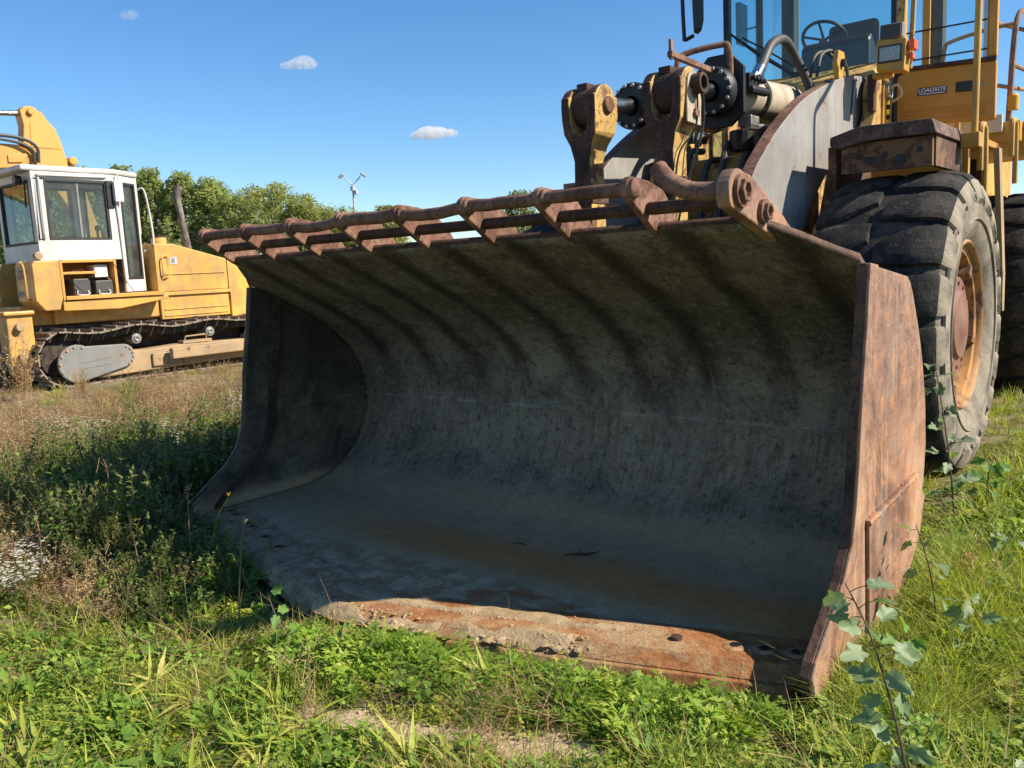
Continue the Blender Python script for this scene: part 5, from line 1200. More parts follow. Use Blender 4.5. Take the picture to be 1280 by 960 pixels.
def p_fern(seed, n, L, mat):
    """rosette of feathery divided leaves"""
    P = PB(seed); r = P.r
    for i in range(n):
        az = r.uniform(0, 6.283); up = r.uniform(.25, 1.4); l = L * r.uniform(.6, 1.15); d = Vector((math.cos(az), math.sin(az), 0)); val = r.random()
        pts = [Vector((r.gauss(0, .02), r.gauss(0, .02), 0)) + d * l * t * (1 - .25 * up * (1 - t)) * .85 + Vector((0, 0, l * (up * t - (.35 + .35 * up) * t * t))) for t in [k / 7 for k in range(8)]]
        P.strip(pts, .0018, Vector((-d.y, d.x, 0)), val)
        for k in range(1, 8):
            t = k / 7; ll = l * .34 * math.sin(math.pi * (.18 + .72 * t)); dr = (pts[k] - pts[k - 1]).normalized(); sd = dr.cross(Vector((0, 0, 1))).normalized()
            for s in (-1, 1):
                v0 = (sd * s * .8 + dr * .6).normalized()
                P.leaf(pts[k], v0, Vector((0, 0, 1)), ll, ll * .14, min(1, max(0, val + r.uniform(-.2, .2))))
                q = pts[k] + v0 * ll * .45
                P.leaf(q, (v0 + dr).normalized(), Vector((0, 0, 1)), ll * .5, ll * .09, val); P.leaf(q, (v0 - dr * .6).normalized(), Vector((0, 0, 1)), ll * .42, ll * .085, val)
        P.leaf(pts[-1], pts[-1] - pts[-2], Vector((0, 0, 1)), l * .14, l * .03, val)
    return P.mesh('fern', mat)
def p_rosette(seed, n, L, wd, mat):
    P = PB(seed); r = P.r
    for i in range(n):
        az = r.uniform(0, 6.283); d = Vector((math.cos(az), math.sin(az), r.uniform(.15, .9)))
        P.leaf(Vector((r.gauss(0, .015), r.gauss(0, .015), r.uniform(0, .03))), d, Vector((0, 0, 1)), L * r.uniform(.6, 1.2), wd * r.uniform(.7, 1.2), r.random(), .35)
    return P.mesh('rosette', mat)
def p_weed(seed, n, h, mats, L=.05, dens=16, flower=0, lean=.25):
    """upright weed stems with narrow leaves; optional small flower heads (material 2)"""
    P = PB(seed); r = P.r
    for i in range(n):
        az = r.uniform(0, 6.283); hh = h * r.uniform(.55, 1.1); le = lean * r.uniform(.2, 1.5); b = Vector((r.gauss(0, .05), r.gauss(0, .05), 0)); d = Vector((math.cos(az), math.sin(az), 0))
        pts = [b + d * hh * le * t * t + Vector((0, 0, hh * t)) for t in [k / 5 for k in range(6)]]
        P.stem(pts, .0028, r.random(), 1)
        for k in range(dens):
            t = r.uniform(.12, 1); j = min(4, int(t * 5)); p = pts[j].lerp(pts[j + 1], t * 5 - j)
            P.leaf(p, rv(r, 0, .8), Vector((0, 0, 1)), L * r.uniform(.5, 1.3) * (1.15 - .5 * t), L * .16 * r.uniform(.7, 1.3), r.random())
        if flower:
            for k in range(flower):
                t = r.uniform(.72, 1); j = min(4, int(t * 5)); p = pts[j].lerp(pts[j + 1], t * 5 - j) + rv(r, .2, 1) * r.uniform(.02, .07)
                for q in range(5):
                    a = q * 1.2566 + r.random(); P.leaf(p, Vector((math.cos(a), math.sin(a), .2)), Vector((0, 0, 1)), .012, .0055, r.random(), 0, 2)
    return P.mesh('weed', mats)
def p_dry(seed, n, h, mats, twigs=7, heads=True):
    """dead branching stalks"""
    P = PB(seed); r = P.r
    for i in range(n):
        az = r.uniform(0, 6.283); hh = h * r.uniform(.5, 1.1); le = r.uniform(.05, .5); b = Vector((r.gauss(0, .05), r.gauss(0, .05), 0)); d = Vector((math.cos(az), math.sin(az), 0))
        pts = [b + d * hh * le * t + Vector((r.gauss(0, .006), r.gauss(0, .006), hh * t)) for t in [k / 4 for k in range(5)]]
        P.stem(pts, .0022, r.random())
        for k in range(twigs):
            t = r.uniform(.3, 1); j = min(3, int(t * 4)); p = pts[j].lerp(pts[j + 1], t * 4 - j); dr = (rv(r, .1, .9) + Vector((0, 0, .5))).normalized(); l = hh * r.uniform(.08, .24)
            P.strip([p, p + dr * l * .5, p + dr * l + Vector((0, 0, -.01))], [.0016, .0013, .0008], dr.cross(rv(r)).normalized(), r.random())
            if heads:
                for q in range(4): P.leaf(p + dr * l * r.uniform(.5, 1), rv(r, -.4, .8), rv(r), .016, .004, r.random())
    return P.mesh('dry', mats)

def scatter(name, label, cat, protos, X, Y, scl, rng, tilt=.12, zoff=0.0, idx=None):
    n = len(X); me = bpy.data.meshes.new(name)
    Z = hfun(X, Y) + zoff
    me.vertices.add(n); me.vertices.foreach_set('co', np.stack([X, Y, Z], -1).astype(np.float32).ravel())
    rot = np.stack([rng.normal(0, tilt, n), rng.normal(0, tilt, n), rng.uniform(0, 6.283, n)], -1)
    a = me.attributes.new('rot', 'FLOAT_VECTOR', 'POINT'); a.data.foreach_set('vector', rot.astype(np.float32).ravel())
    a = me.attributes.new('scl', 'FLOAT', 'POINT'); a.data.foreach_set('value', np.asarray(scl, np.float32))
    if idx is None: idx = rng.integers(0, len(protos), n)
    a = me.attributes.new('idx', 'INT', 'POINT'); a.data.foreach_set('value', np.asarray(idx, np.int32))
    o = bpy.data.objects.new(name, me); COL.objects.link(o); tag(o, label, cat, kind='stuff')
    col = bpy.data.collections.new(name + '_plants')
    for i, pm in enumerate(protos):
        col.objects.link(bpy.data.objects.new('%s_%02d' % (name, i), pm))
    g = bpy.data.node_groups.new(name, 'GeometryNodeTree')
    g.interface.new_socket('Geometry', in_out='INPUT', socket_type='NodeSocketGeometry'); g.interface.new_socket('Geometry', in_out='OUTPUT', socket_type='NodeSocketGeometry')
    N = g.nodes; Lk = g.links
    gi = N.new('NodeGroupInput'); go = N.new('NodeGroupOutput'); ip = N.new('GeometryNodeInstanceOnPoints'); ci = N.new('GeometryNodeCollectionInfo')
    ci.inputs['Collection'].default_value = col; ci.inputs['Separate Children'].default_value = True; ci.inputs['Reset Children'].default_value = True
    def attr(nm, ty):
        q = N.new('GeometryNodeInputNamedAttribute'); q.data_type = ty; q.inputs['Name'].default_value = nm; return q.outputs['Attribute']
    Lk.new(gi.outputs[0], ip.inputs['Points']); Lk.new(ci.outputs[0], ip.inputs['Instance']); ip.inputs['Pick Instance'].default_value = True
    Lk.new(attr('idx', 'INT'), ip.inputs['Instance Index'])
    er = N.new('FunctionNodeEulerToRotation'); Lk.new(attr('rot', 'FLOAT_VECTOR'), er.inputs[0]); Lk.new(er.outputs[0], ip.inputs['Rotation'])
    Lk.new(attr('scl', 'FLOAT'), ip.inputs['Scale']); Lk.new(ip.outputs[0], go.inputs[0])
    md = o.modifiers.new('plants', 'NODES'); md.node_group = g
    return o

CAMX, CAMY = 2.914, -2.757
def polar(n, rng, r0, r1, a0=-37, a1=37, p=0):
    """points on the ground, thinning out with distance"""
    n = int(n * 1.45); w_ = rng.random(n) < .31
    u = rng.random(n); r = np.exp(np.log(r0) + u * (np.log(r1) - np.log(r0))); d = np.where(w_, np.where(rng.random(n) < .5, a0 - 45 * rng.random(n), a1 + 45 * rng.random(n)), rng.uniform(a0, a1, n)); a = np.radians(90 + 39.35) + np.radians(d)
    return CAMX + r * np.cos(a), CAMY + r * np.sin(a), r
def vedge(x): return -.605 + .306 * (np.sqrt(x * x + .03) - .17)
def open_ground(x, y, m=.03):
    inb = (np.abs(x) < 2.02 + .12 * (x < 0)) & (y > vedge(x) - m) & (y < 1.6)
    wh = (np.abs(np.abs(x - .04) - 1.28) < .42) & ((np.abs(y - 3.59) < .35) | (np.abs(y - 7.55) < .35))
    dzr = (x > -11.25) & (x < -10.6) & (y > 2.6) & (y < 7)
    return ~(inb | wh | dzr)
def vn(x, y, s, seed=0):
    """cheap smooth noise 0..1"""
    a = seed * 1.7
    return .5 + .25 * np.sin(x * s + 1.3 * np.sin(y * s * .7 + a) + a) + .25 * np.sin(y * s * 1.1 + 1.7 * np.sin(x * s * .6 - a) + 2 * a)
def sand(x, y):
    e = lambda cx, cy, rx, ry, ang: (((x - cx) * math.cos(ang) + (y - cy) * math.sin(ang)) / rx) ** 2 + ((-(x - cx) * math.sin(ang) + (y - cy) * math.cos(ang)) / ry) ** 2
    m = np.minimum.reduce([e(.93, -.98, .42, .11, .45), e(1.38, -.80, .22, .09, .5), e(1.98, -.38, .16, .08, .4)])
    return m < 1 + .5 * (vn(x, y, 14, 3) - .5)
rng = np.random.default_rng(5)

# short grass everywhere
G = [p_grass(i, 30, .13, .07, .5, .0028, M['grass']) for i in range(3)] + [p_grass(10 + i, 26, .16, .08, .6, .0030, M['grassy']) for i in range(2)]
x, y, r = polar(14000, rng, 1.1, 60)
k = open_ground(x, y) & ~(sand(x, y) & (rng.random(len(x)) < .93)); dryz = (x < -4.0) | ((y > 1.8) & (x < -1.8)); k &= ~(dryz & (rng.random(len(x)) < .80)); k &= ~((x < 1.7) & (y > vedge(x) - .3) & (y < 0) & (rng.random(len(x)) < .6)); k &= (rng.random(len(x)) < .35 + .65 * vn(x, y, 2.4, 1)); k &= ~((r < 4.5) & (x < 2.0) & (rng.random(len(x)) < .5))
x, y, r = x[k], y[k], r[k]; left = (x < .3)
scatter('short_grass', 'short green and yellowish grass covering the ground', 'grass', G, x, y, rng.uniform(.55, 1.25, len(x)) * np.clip(.75 + r * .05, .8, 1.6), rng)
# longer grass on the right of the bucket
x = rng.uniform(2.0, 4.6, 1700); y = rng.uniform(-.1, 9, 1700); k = open_ground(x, y) & (x - 2.05 < .25 + .35 * (y + .5)) & (rng.random(1700) < .3 + .7 * vn(x, y, 3, 4)); x, y = x[k], y[k]
Rs0 = [p_rosette(58, 10, .12, .012, M['weed'])]
LG = [p_grass(20 + i, 36, .22, .09, .8, .0028, M['grassy'] if i % 2 else M['grass']) for i in range(4)]
scatter('long_grass', 'longer arching green grass to the right of the bucket', 'grass', LG, x, y, rng.uniform(.5, 1.15, len(x)), rng, .2)
x = rng.uniform(1.98, 2.35, 420); y = rng.uniform(-.05, 1.6, 420)
scatter('fringe_grass', 'fringe of taller grass hiding the foot of the bucket side plate', 'grass', LG + Rs0, x, y, rng.uniform(.55, 1.1, len(x)), rng, .2)
# tiny ground leaves in the foreground
C1 = [p_cover(30 + i, 120, .085, .055, .017, M['cover']) for i in range(3)] + [p_cover(33, 100, .09, .07, .022, M['weed'])]
x, y, r = polar(9500, rng, 1.1, 9); k = open_ground(x, y, .05) & ~sand(x, y) & ((x > 1.55) & (y < 2.5) | (rng.random(len(x)) < .75 * vn(x, y, 5, 2))); x, y, r = x[k], y[k], r[k]
scatter('ground_cover', 'low carpet of tiny yellow green leaves in the foreground', 'ground cover', C1, x, y, rng.uniform(.6, 1.2, len(x)), rng)
# feathery weeds in front of the cutting edge
Fn = [p_fern(40 + i, 16, .15, M['fern']) for i in range(4)]
x = rng.uniform(-.1, 1.85, 1500); y = vedge(x) - .02 - np.abs(rng.normal(0, .17, 1500)); k = (~sand(x, y)) & (rng.random(1500) < .25 + .75 * vn(x, y, 6, 7)) & ~((x < .35) & (rng.random(1500) < .6)); x, y = x[k][:640], y[k][:640]
dd = vedge(x) - y
scatter('feathery_weed', 'bright green feathery weeds growing along the front of the cutting edge', 'weeds', Fn, x, y, rng.uniform(.35, .95, len(x)) * np.clip(.6 + dd * 3, .65, 1.15), rng, .32)
# broad leaved rosettes, foreground left
Rs = [p_rosette(50 + i, 16,   .055 + .02 * i, .012 + .002 * i, M['weed']) for i in range(3)] + [p_rosette(54, 9, .16, .009, M['grassy']), p_rosette(55, 16, .05, .012, M['cover']), p_cover(56, 60, .07, .09, .03, M['weed'])]
x, y, r = polar(5200, rng, 1.2, 6.0, -37, 37); k = open_ground(x, y, .06) & ~sand(x, y) & (rng.random(len(x)) < .2 + .8 * vn(x, y, 4, 6)) & ~((x > 1.0) & (x < 2.0) & (rng.random(len(x)) < .55)); x, y = x[k], y[k]
scatter('broadleaf_weed', 'broad leaved weed rosettes scattered through the foreground', 'weeds', Rs, x, y, rng.uniform(.5, 1.15, len(x)), rng, .2)
# dry litter
Dt = [p_grass(60 + i, 30, .14, .09, 1.1, .0016, M['dry'] if i % 2 else M['dryred']) for i in range(4)]
x, y, r = polar(4600, rng, 1.1, 12); k = open_ground(x, y, .04) & ~(sand(x, y) & (rng.random(len(x)) < .8)) & (rng.random(len(x)) < .15 + .85 * vn(x, y, 3.3, 9) ** 2); x, y = x[k], y[k]
scatter('dry_litter', 'scattered dry blades and dead stalks between the green plants', 'dry grass', Dt, x, y, rng.uniform(.5, 1.2, len(x)), rng, .3)
# dry field in front of the bulldozer
Df = [p_dry(70 + i, 9, .34, [M['dry'] if i % 3 else M['dryred']]) for i in range(5)] + [p_grass(76 + i, 40, .30, .12, .5, .002, M['dry']) for i in range(3)] + [p_dry(79, 10, .28, [M['dryred']])]
x, y, r = polar(11000, rng, 5.0, 45, 2, 37); k = open_ground(x, y) & ((x < -3.9) | (y > 2.0) & (x < -2.0)) & (rng.random(len(x)) < .55 + .45 * vn(x, y, 1.4, 5)); x, y = x[k], y[k]
scatter('dry_grass', 'tan and reddish dry grass field in front of the bulldozer', 'dry grass', Df, x, y, rng.uniform(.45, 1.05, len(x)) * np.where(x < -7.5, .62, .9), rng, .15)
# tall weeds beside and left of the bucket
Wd = [p_weed(90 + i, 6, .50, [M['shrubweed'], M['stem']], .055, 26) for i in range(3)] + [p_weed(94 + i, 6, .42, [M['weed'], M['stem']], .06, 24) for i in range(2)]
x = rng.uniform(-4.1, -.5, 3000); y = rng.uniform(-1.0, 2.3, 3000); k = open_ground(x, y, .12) & (y > -.95 - .20 * (x + 1.5)) & (y < 1.35 - .20 * (x + 2)) & (rng.random(3000) < .25 + .75 * vn(x, y, 2.2, 11)) & (rng.random(3000) < np.clip((x + 5.2) / 1.6, .25, 1)); k &= ~((x > -1.5) & (rng.random(3000) < .5)); x, y = x[k][:1150], y[k][:1150]
scatter('tall_weeds', 'tall leafy weeds in the shade left of the bucket', 'weeds', Wd, x, y, rng.uniform(.55, 1.1, len(x)) * np.where(x > -1.6, .6, 1.0), rng, .15)
x = rng.uniform(-2.25, -.70, 700); y = vedge(x) - np.abs(rng.normal(.10, .16, 700)) - .04; k = (rng.random(700) < .35 + .65 * vn(x, y, 5, 8)); x, y = x[k][:230], y[k][:230]
CW = [p_weed(97 + i, 5, .22, [M['weed'] if i else M['shrubweed'], M['stem']], .045, 22) for i in range(2)] + [p_fern(99, 12, .16, M['fern'])]
scatter('corner_weeds', 'dark green weeds crowding the lower left corner of the bucket', 'weeds', CW, x, y, rng.uniform(.45, 1.15, len(x)), rng, .25)
x = rng.uniform(2.1, 4.6, 420); y = rng.uniform(-.2, 7, 420); k = (x - 2.05 < .3 + .35 * (y + .5)) & (rng.random(420) < .2 + .8 * vn(x, y, 4, 13)); x, y = x[k], y[k]
scatter('side_weeds', 'small leafy weeds mixed into the grass right of the bucket', 'weeds', [p_weed(120 + i, 6, .17, [M['weed'], M['stem']], .05, 16) for i in range(2)] + [p_rosette(122, 18, .09, .02, M['weed']), p_dry(123, 6, .2, [M['dry']], 6)], x, y, rng.uniform(.5, 1.1, len(x)), rng, .25)
# dry seed stalks mixed in on the left
Ds = [p_dry(100 + i, 3, .5, [M['dry'] if i % 2 else M['dryred']], 8) for i in range(4)]
x = rng.uniform(-6.5, -.6, 700); y = rng.uniform(-1.6, 3.0, 700); k = open_ground(x, y, .1) & (y > -1.3 - .25 * (x + 1.0)); x, y = x[k][:360], y[k][:360]
scatter('seed_stalks', 'thin dry seed stalks standing among the weeds on the left', 'dry weeds', Ds, x, y, rng.uniform(.5, 1.05, len(x)) * np.where(x > -2, .7, 1.0), rng, .2)
x = np.concatenate([rng.normal(-1.75, .35, 110), rng.normal(-2.6, .4, 90)]); y = np.concatenate([rng.normal(-1.0, .14, 110), rng.normal(-.75, .2, 90)]); 
scatter('dead_weed_patch', 'tangled straw coloured dead weeds at the left edge, in front of the shade', 'dry weeds', [p_dry(110 + i, 7, .22, [M['dryred'] if i == 1 else M['dry']], 7) for i in range(3)] + [p_grass(114, 34, .2, .09, .8, .0022, M['dry'])], x, y, rng.uniform(.5, 1.0, len(x)), rng, .3)
# pebbles
pb = []
for i in range(3):
    bm = bmesh.new(); bmesh.ops.create_icosphere(bm, subdivisions=1, radius=.008); rq = random.Random(i)
    for q in bm.verts: q.co *= rq.uniform(.7, 1.3); q.co.z *= .6
    me = bpy.data.meshes.new('pebble'); bm.to_mesh(me); bm.free(); me.materials.append(M['mud']); pb.append(me)
x, y, r = polar(1500, rng, 1.2, 5); k = open_ground(x, y) & (sand(x, y) | (rng.random(len(x)) < .12)); x, y = x[k], y[k]
scatter('soil_crumbs', 'small crumbs of sandy soil on the bare patches', 'soil', pb, x, y, rng.uniform(.3, 1.5, len(x)), rng, .5)

# ------------------------------------------------------------------ single plants
def poplar_leaf(seed):
    r = random.Random(seed); n = 26; P = PB(seed)
    out = []
    for i in range(n + 1):
        q = -math.pi + 2 * math.pi * i / n
        rad = .60 + .06 * math.cos(q) + .30 * max(0, math.cos(q)) ** 8 + .085 * math.cos(5 * q + .3) + .05 * math.sin(8 * q + seed)
        out.append(Vector((.40 + .66 * rad * math.cos(q), .56 * rad * math.sin(q), 0)))
    for p in out: p.z = .34 * abs(p.y) - .35 * max(0, p.x - .3) ** 2 + .05 * math.sin(9 * p.x + 7 * p.y + seed)
    c = Vector((.36, 0, -.02)); k = len(P.v); P.v = [tuple(c)] + [tuple(p) for p in out[:-1]]
    for i in range(n): P.f.append((0, 1 + i, 1 + (i + 1) % n)); P.a.append((.42 if i < n / 2 else .68) + .08 * math.sin(i * 1.9)); P.mi.append(0)
    return P
def sapling(name, label, stem, nleaf, L, mat, seed, rad=.005, t0=.15, face=None):
    r = random.Random(seed); base = stem[0]
    t = thing(name, label, 'sapling', tuple(base))
    pts = bez(stem, 6); P = PB(seed); 
    mb = MB(); mb.tube(pts, [rad * (1 - .65 * i / (len(pts) - 1)) for i in range(len(pts))], 6)
    mb.build('stem', M['stem'], t, 0, True)
    mes = [poplar_leaf(seed * 10 + i).mesh('leaf', mat) for i in range(3)]
    for i in range(nleaf):
        q = t0 + (1 - t0) * (i + .5) / nleaf; j = min(len(pts) - 2, int(q * (len(pts) - 1))); p = pts[j]
        tg = (pts[j + 1] - pts[j]).normalized(); az = i * 2.4 + r.uniform(-.5, .5)
        a = tg.cross(Vector((0, 0, 1)));
        if a.length < .05: a = Vector((1, 0, 0))
        a.normalize(); b = tg.cross(a); dr = (a * math.cos(az) + b * math.sin(az) + tg * r.uniform(0, .5)).normalized()
        pl = L * r.uniform(.3, .6); e = p + dr * pl + Vector((0, 0, -.1 * pl))
        mb = MB(); mb.tube([p, p.lerp(e, .5) + Vector((0, 0, .06 * pl)), e], rad * .28, 5); mb.build('leaf_stalk', M['stem'], t)
        nrm = (Vector((.35, -.35, .75)) + rv(r) * .75).normalized(); xdir = (dr + Vector((0, 0, -.35)) + rv(r) * .25); xdir = (xdir - nrm * xdir.dot(nrm)).normalized(); yd = nrm.cross(xdir)
        Mx = Matrix((xdir, yd, nrm)).transposed().to_4x4(); s = L * r.uniform(.75, 1.2) * (1 - .25 * q)
        link('leaf', mes[i % 3], t, T(*e) @ Mx @ Matrix.Scale(s, 4))
    return t
V = Vector
sapling('poplar_sapling', 'grey leaved poplar sapling leaning in the right foreground, before the bucket corner', [V((2.44, -.60, -.02)), V((2.40, -.62, .20)), V((2.36, -.62, .38)), V((2.30, -.60, .55)), V((2.235, -.60, .68))], 32, .080, M['poplar'], 1, .0048, .02)
sapling('poplar_sapling', 'small poplar shoot with few leaves at the bottom right edge of the picture', [V((2.66, -.42, -.02)), V((2.64, -.42, .10)), V((2.60, -.42, .20))], 6, .05, M['poplar'], 2, .003, .1)
sapling('poplar_sapling', 'poplar sapling standing in front of the loader front tyre', [V((1.93, 2.25, -.02)), V((1.90, 2.25, .3)), V((1.86, 2.25, .6)), V((1.80, 2.25, .95))], 18, .10, M['poplar'], 3, .006, .2)
sapling('poplar_sapling', 'leafy poplar sapling against the outside of the bucket side plate', [V((2.16, .78, -.02)), V((2.15, .76, .18)), V((2.12, .74, .34)), V((2.09, .72, .45))], 9, .085, M['poplar'], 4, .0045, .2)
sapling('poplar_sapling', 'green leaved poplar sapling before the left part of the cutting edge', [V((.18, -.84, -.02)), V((.14, -.86, .09)), V((.06, -.86, .17)), V((-.02, -.84, .25))], 11, .062, M['poplar2'], 5, .0035, .1)
sapling('poplar_sapling', 'low spreading poplar shoot beside the sandy patch in the left foreground', [V((.32, -.80, -.02)), V((.34, -.78, .09)), V((.40, -.76, .16))], 8, .055, M['poplar2'], 6, .003, .1)
sapling('poplar_sapling', 'low poplar shoot in the grass between the bucket and the front tyre', [V((2.25, 1.55, -.02)), V((2.26, 1.55, .12)), V((2.30, 1.54, .22))], 7, .085, M['poplar'], 8, .004, .1)

sapling('poplar_sapling', 'low broad leaved poplar shoot pressed against the foot of the bucket side plate', [V((2.10, .35, -.02)), V((2.12, .33, .10)), V((2.16, .30, .18))], 10, .085, M['poplar2'], 11, .004, .05)
sapling('poplar_sapling', 'bushy little poplar in the grass right of the side plate middle', [V((2.30, .62, -.02)), V((2.31, .60, .14)), V((2.28, .58, .26))], 13, .08, M['poplar'], 12, .004, .05)
sapling('poplar_sapling', 'leafy poplar shoot at the foot of the loader front tyre', [V((2.02, 2.75, -.02)), V((2.0, 2.74, .16)), V((2.03, 2.72, .3))], 12, .10, M['poplar2'], 13, .005, .05)
x = rng.uniform(2.0, 2.75, 520); y = rng.uniform(-.35, 3.4, 520); k = open_ground(x, y) & (rng.random(520) < .25 + .75 * vn(x, y, 5, 17)); x, y = x[k], y[k]
scatter('plate_weeds', 'low broad leaved weeds along the bucket side plate and front tyre', 'weeds', [p_rosette(130, 18, .10, .024, M['weed']), p_rosette(131, 16, .085, .026, M['cover']), p_cover(132, 90, .10, .11, .032, M['weed']), p_cover(133, 110, .09, .07, .022, M['cover'])], x, y, rng.uniform(.55, 1.15, len(x)), rng, .25)
def plant(name, label, cat, me, loc, sc=1, rz=0, group=None, stemname='stems'):
    o = bpy.data.objects.new(name, me); COL.objects.link(o); o.location = loc; o.scale = (sc,) * 3; o.rotation_euler.z = rz
    return tag(o, label, cat, group)
AM = [p_weed(200 + i, 7, .34, [M['shrubweed'], M['stem'], M['petal']],   .04, 16, 7) for i in range(3)]
for i in range(9):
    a = rng.normal(-1.75, .30); b = rng.normal(-1.20, .12)
    plant('aster', 'white flowered aster in the clump at the lower left edge', 'flower', AM[i % 3], (a, b, float(hfun(a, b))), rng.uniform(.55, .95), rng.uniform(0, 6), 'asters at the lower left edge')
for i in range(10):
    a = rng.normal(-3.45, .25); b = rng.normal(.62, .12)
    plant('aster', 'white flowered aster in the shaded clump left of the bucket', 'flower', AM[i % 3], (a, b, float(hfun(a, b))), rng.uniform(.9, 1.3), rng.uniform(0, 6), 'asters in the shade left of the bucket')
for i in range(12):
    a = rng.normal(-5.0, .5); b = rng.normal(.7, .2)
    plant('aster', 'white flowered aster in the sunlit patch at the left edge', 'flower', AM[i % 3], (a, b, float(hfun(a, b))), rng.uniform(.8, 1.2), rng.uniform(0, 6), 'asters in the sunlit patch at the left')
for i in range(6):
    a = rng.normal(-5.0, .35); b = rng.normal(2.35, .15)
    plant('aster', 'white flowered aster in the sun behind the bucket corner', 'flower', AM[i % 3], (a, b, float(hfun(a, b))), rng.uniform(.9, 1.2), rng.uniform(0, 6), 'asters behind the bucket corner')
def stalk(name, label, pts, rad, mat, heads=0, flower=None, seed=0):
    t = thing(name, label, 'weed', tuple(pts[0])); mb = MB(); q = bez(pts, 6); mb.tube(q, [rad * (1 - .6 * i / (len(q) - 1)) for i in range(len(q))], 6); mb.build('stem', M[mat], t, 0, True)
    if heads:
        P = PB(seed); r = P.r
        for i in range(heads):
            k = r.uniform(.55, 1); p = q[min(len(q) - 1, int(k * (len(q) - 1)))]; P.leaf(p, rv(r, -.2, 1), rv(r), r.uniform(.015, .03), .004, r.random())
        link('seed_head', P.mesh('seed_head', M['dryred']), t)
    if flower:
        P = PB(seed + 1); r = P.r
        for i in range(10): P.leaf(q[-1], rv(r, .1, 1), V((0, 0, 1)), .022, .004, r.random())
        link('flower', P.mesh('flower', M['yellowpetal']), t)
    return t
stalk('dry_stalk', 'straight straw coloured stalk leaning across the left end of the cutting edge', [V((-.33, -.80, -.01)), V((-.42, -.72, .16)), V((-.55, -.60, .34)), V((-.60, -.55, .42))], .0045, 'dry', 6, seed=3)
stalk('flowering_weed', 'thin weed with one yellow flower in front of the left bucket corner', [V((-.98, -.52, 0)), V((-.95, -.52, .2)), V((-.93, -.50, .34)), V((-.86, -.46, .46))], .004, 'grass', 0, True, 4)
stalk('dry_stalk', 'brown curled seed stalk left of the yellow flower, before the bucket corner', [V((-1.12, -.55, 0)), V((-1.14, -.54, .25)), V((-1.15, -.52, .44)), V((-1.12, -.52, .50))], .004, 'dryred', 26, seed=5)
stalk('dry_stalk', 'tall thin stalk with a seed tip in the dark weeds left of the bucket', [V((-1.75, -.85, 0)), V((-1.9, -.70, .3)), V((-2.05, -.55, .55))], .004, 'dry', 14, seed=6)
stalk('dry_stalk', 'slender bent stalk in front of the shaded weeds', [V((-1.05, -.85, 0)), V((-1.2, -.80, .2)), V((-1.42, -.72, .36))], .004, 'dry', 10, seed=7)
stalk('dry_twig', 'fallen dry twig lying over the sandy patch in the foreground', [V((.55, -1.12, .02)), V((.72, -.98, .06)), V((.86, -.88, .09))], .004, 'stem', 0, seed=8)
stalk('dry_twig', 'long dead stem standing in the sand at lower left of centre', [V((.66, -1.22, .0)), V((.55, -1.08, .12)), V((.42, -.98, .22))], .004, 'stem', 0, seed=9)
for i, (a, b, s, lab) in enumerate(((-9.9, 2.0, 1.5, 'tall dry brown bush in front of the bulldozer rear track'), (-10.2, 1.5, 1.4, 'dry brown bush at the left edge below the bulldozer tank'), (-9.4, 2.6, .7, 'low dry bush before the bulldozer final drive cover'))):
    plant('dry_bush', lab, 'bush', p_dry(300 + i, 26, .55, [M['dry']], 14), (a, b, 0), s)
for i, (a, b, s, lab) in enumerate(((-5.2, 1.25, 1.15, 'dark twiggy thistle standing in the weeds left of the bucket'), (-4.7, 1.75, 1.0, 'dark thin dead weed beside the thistle, nearer the bucket'))):
    plant('dead_weed', lab, 'weed', p_dry(320 + i, 12, .55, [M['shrubweed']], 16), (a, b, 0), s)

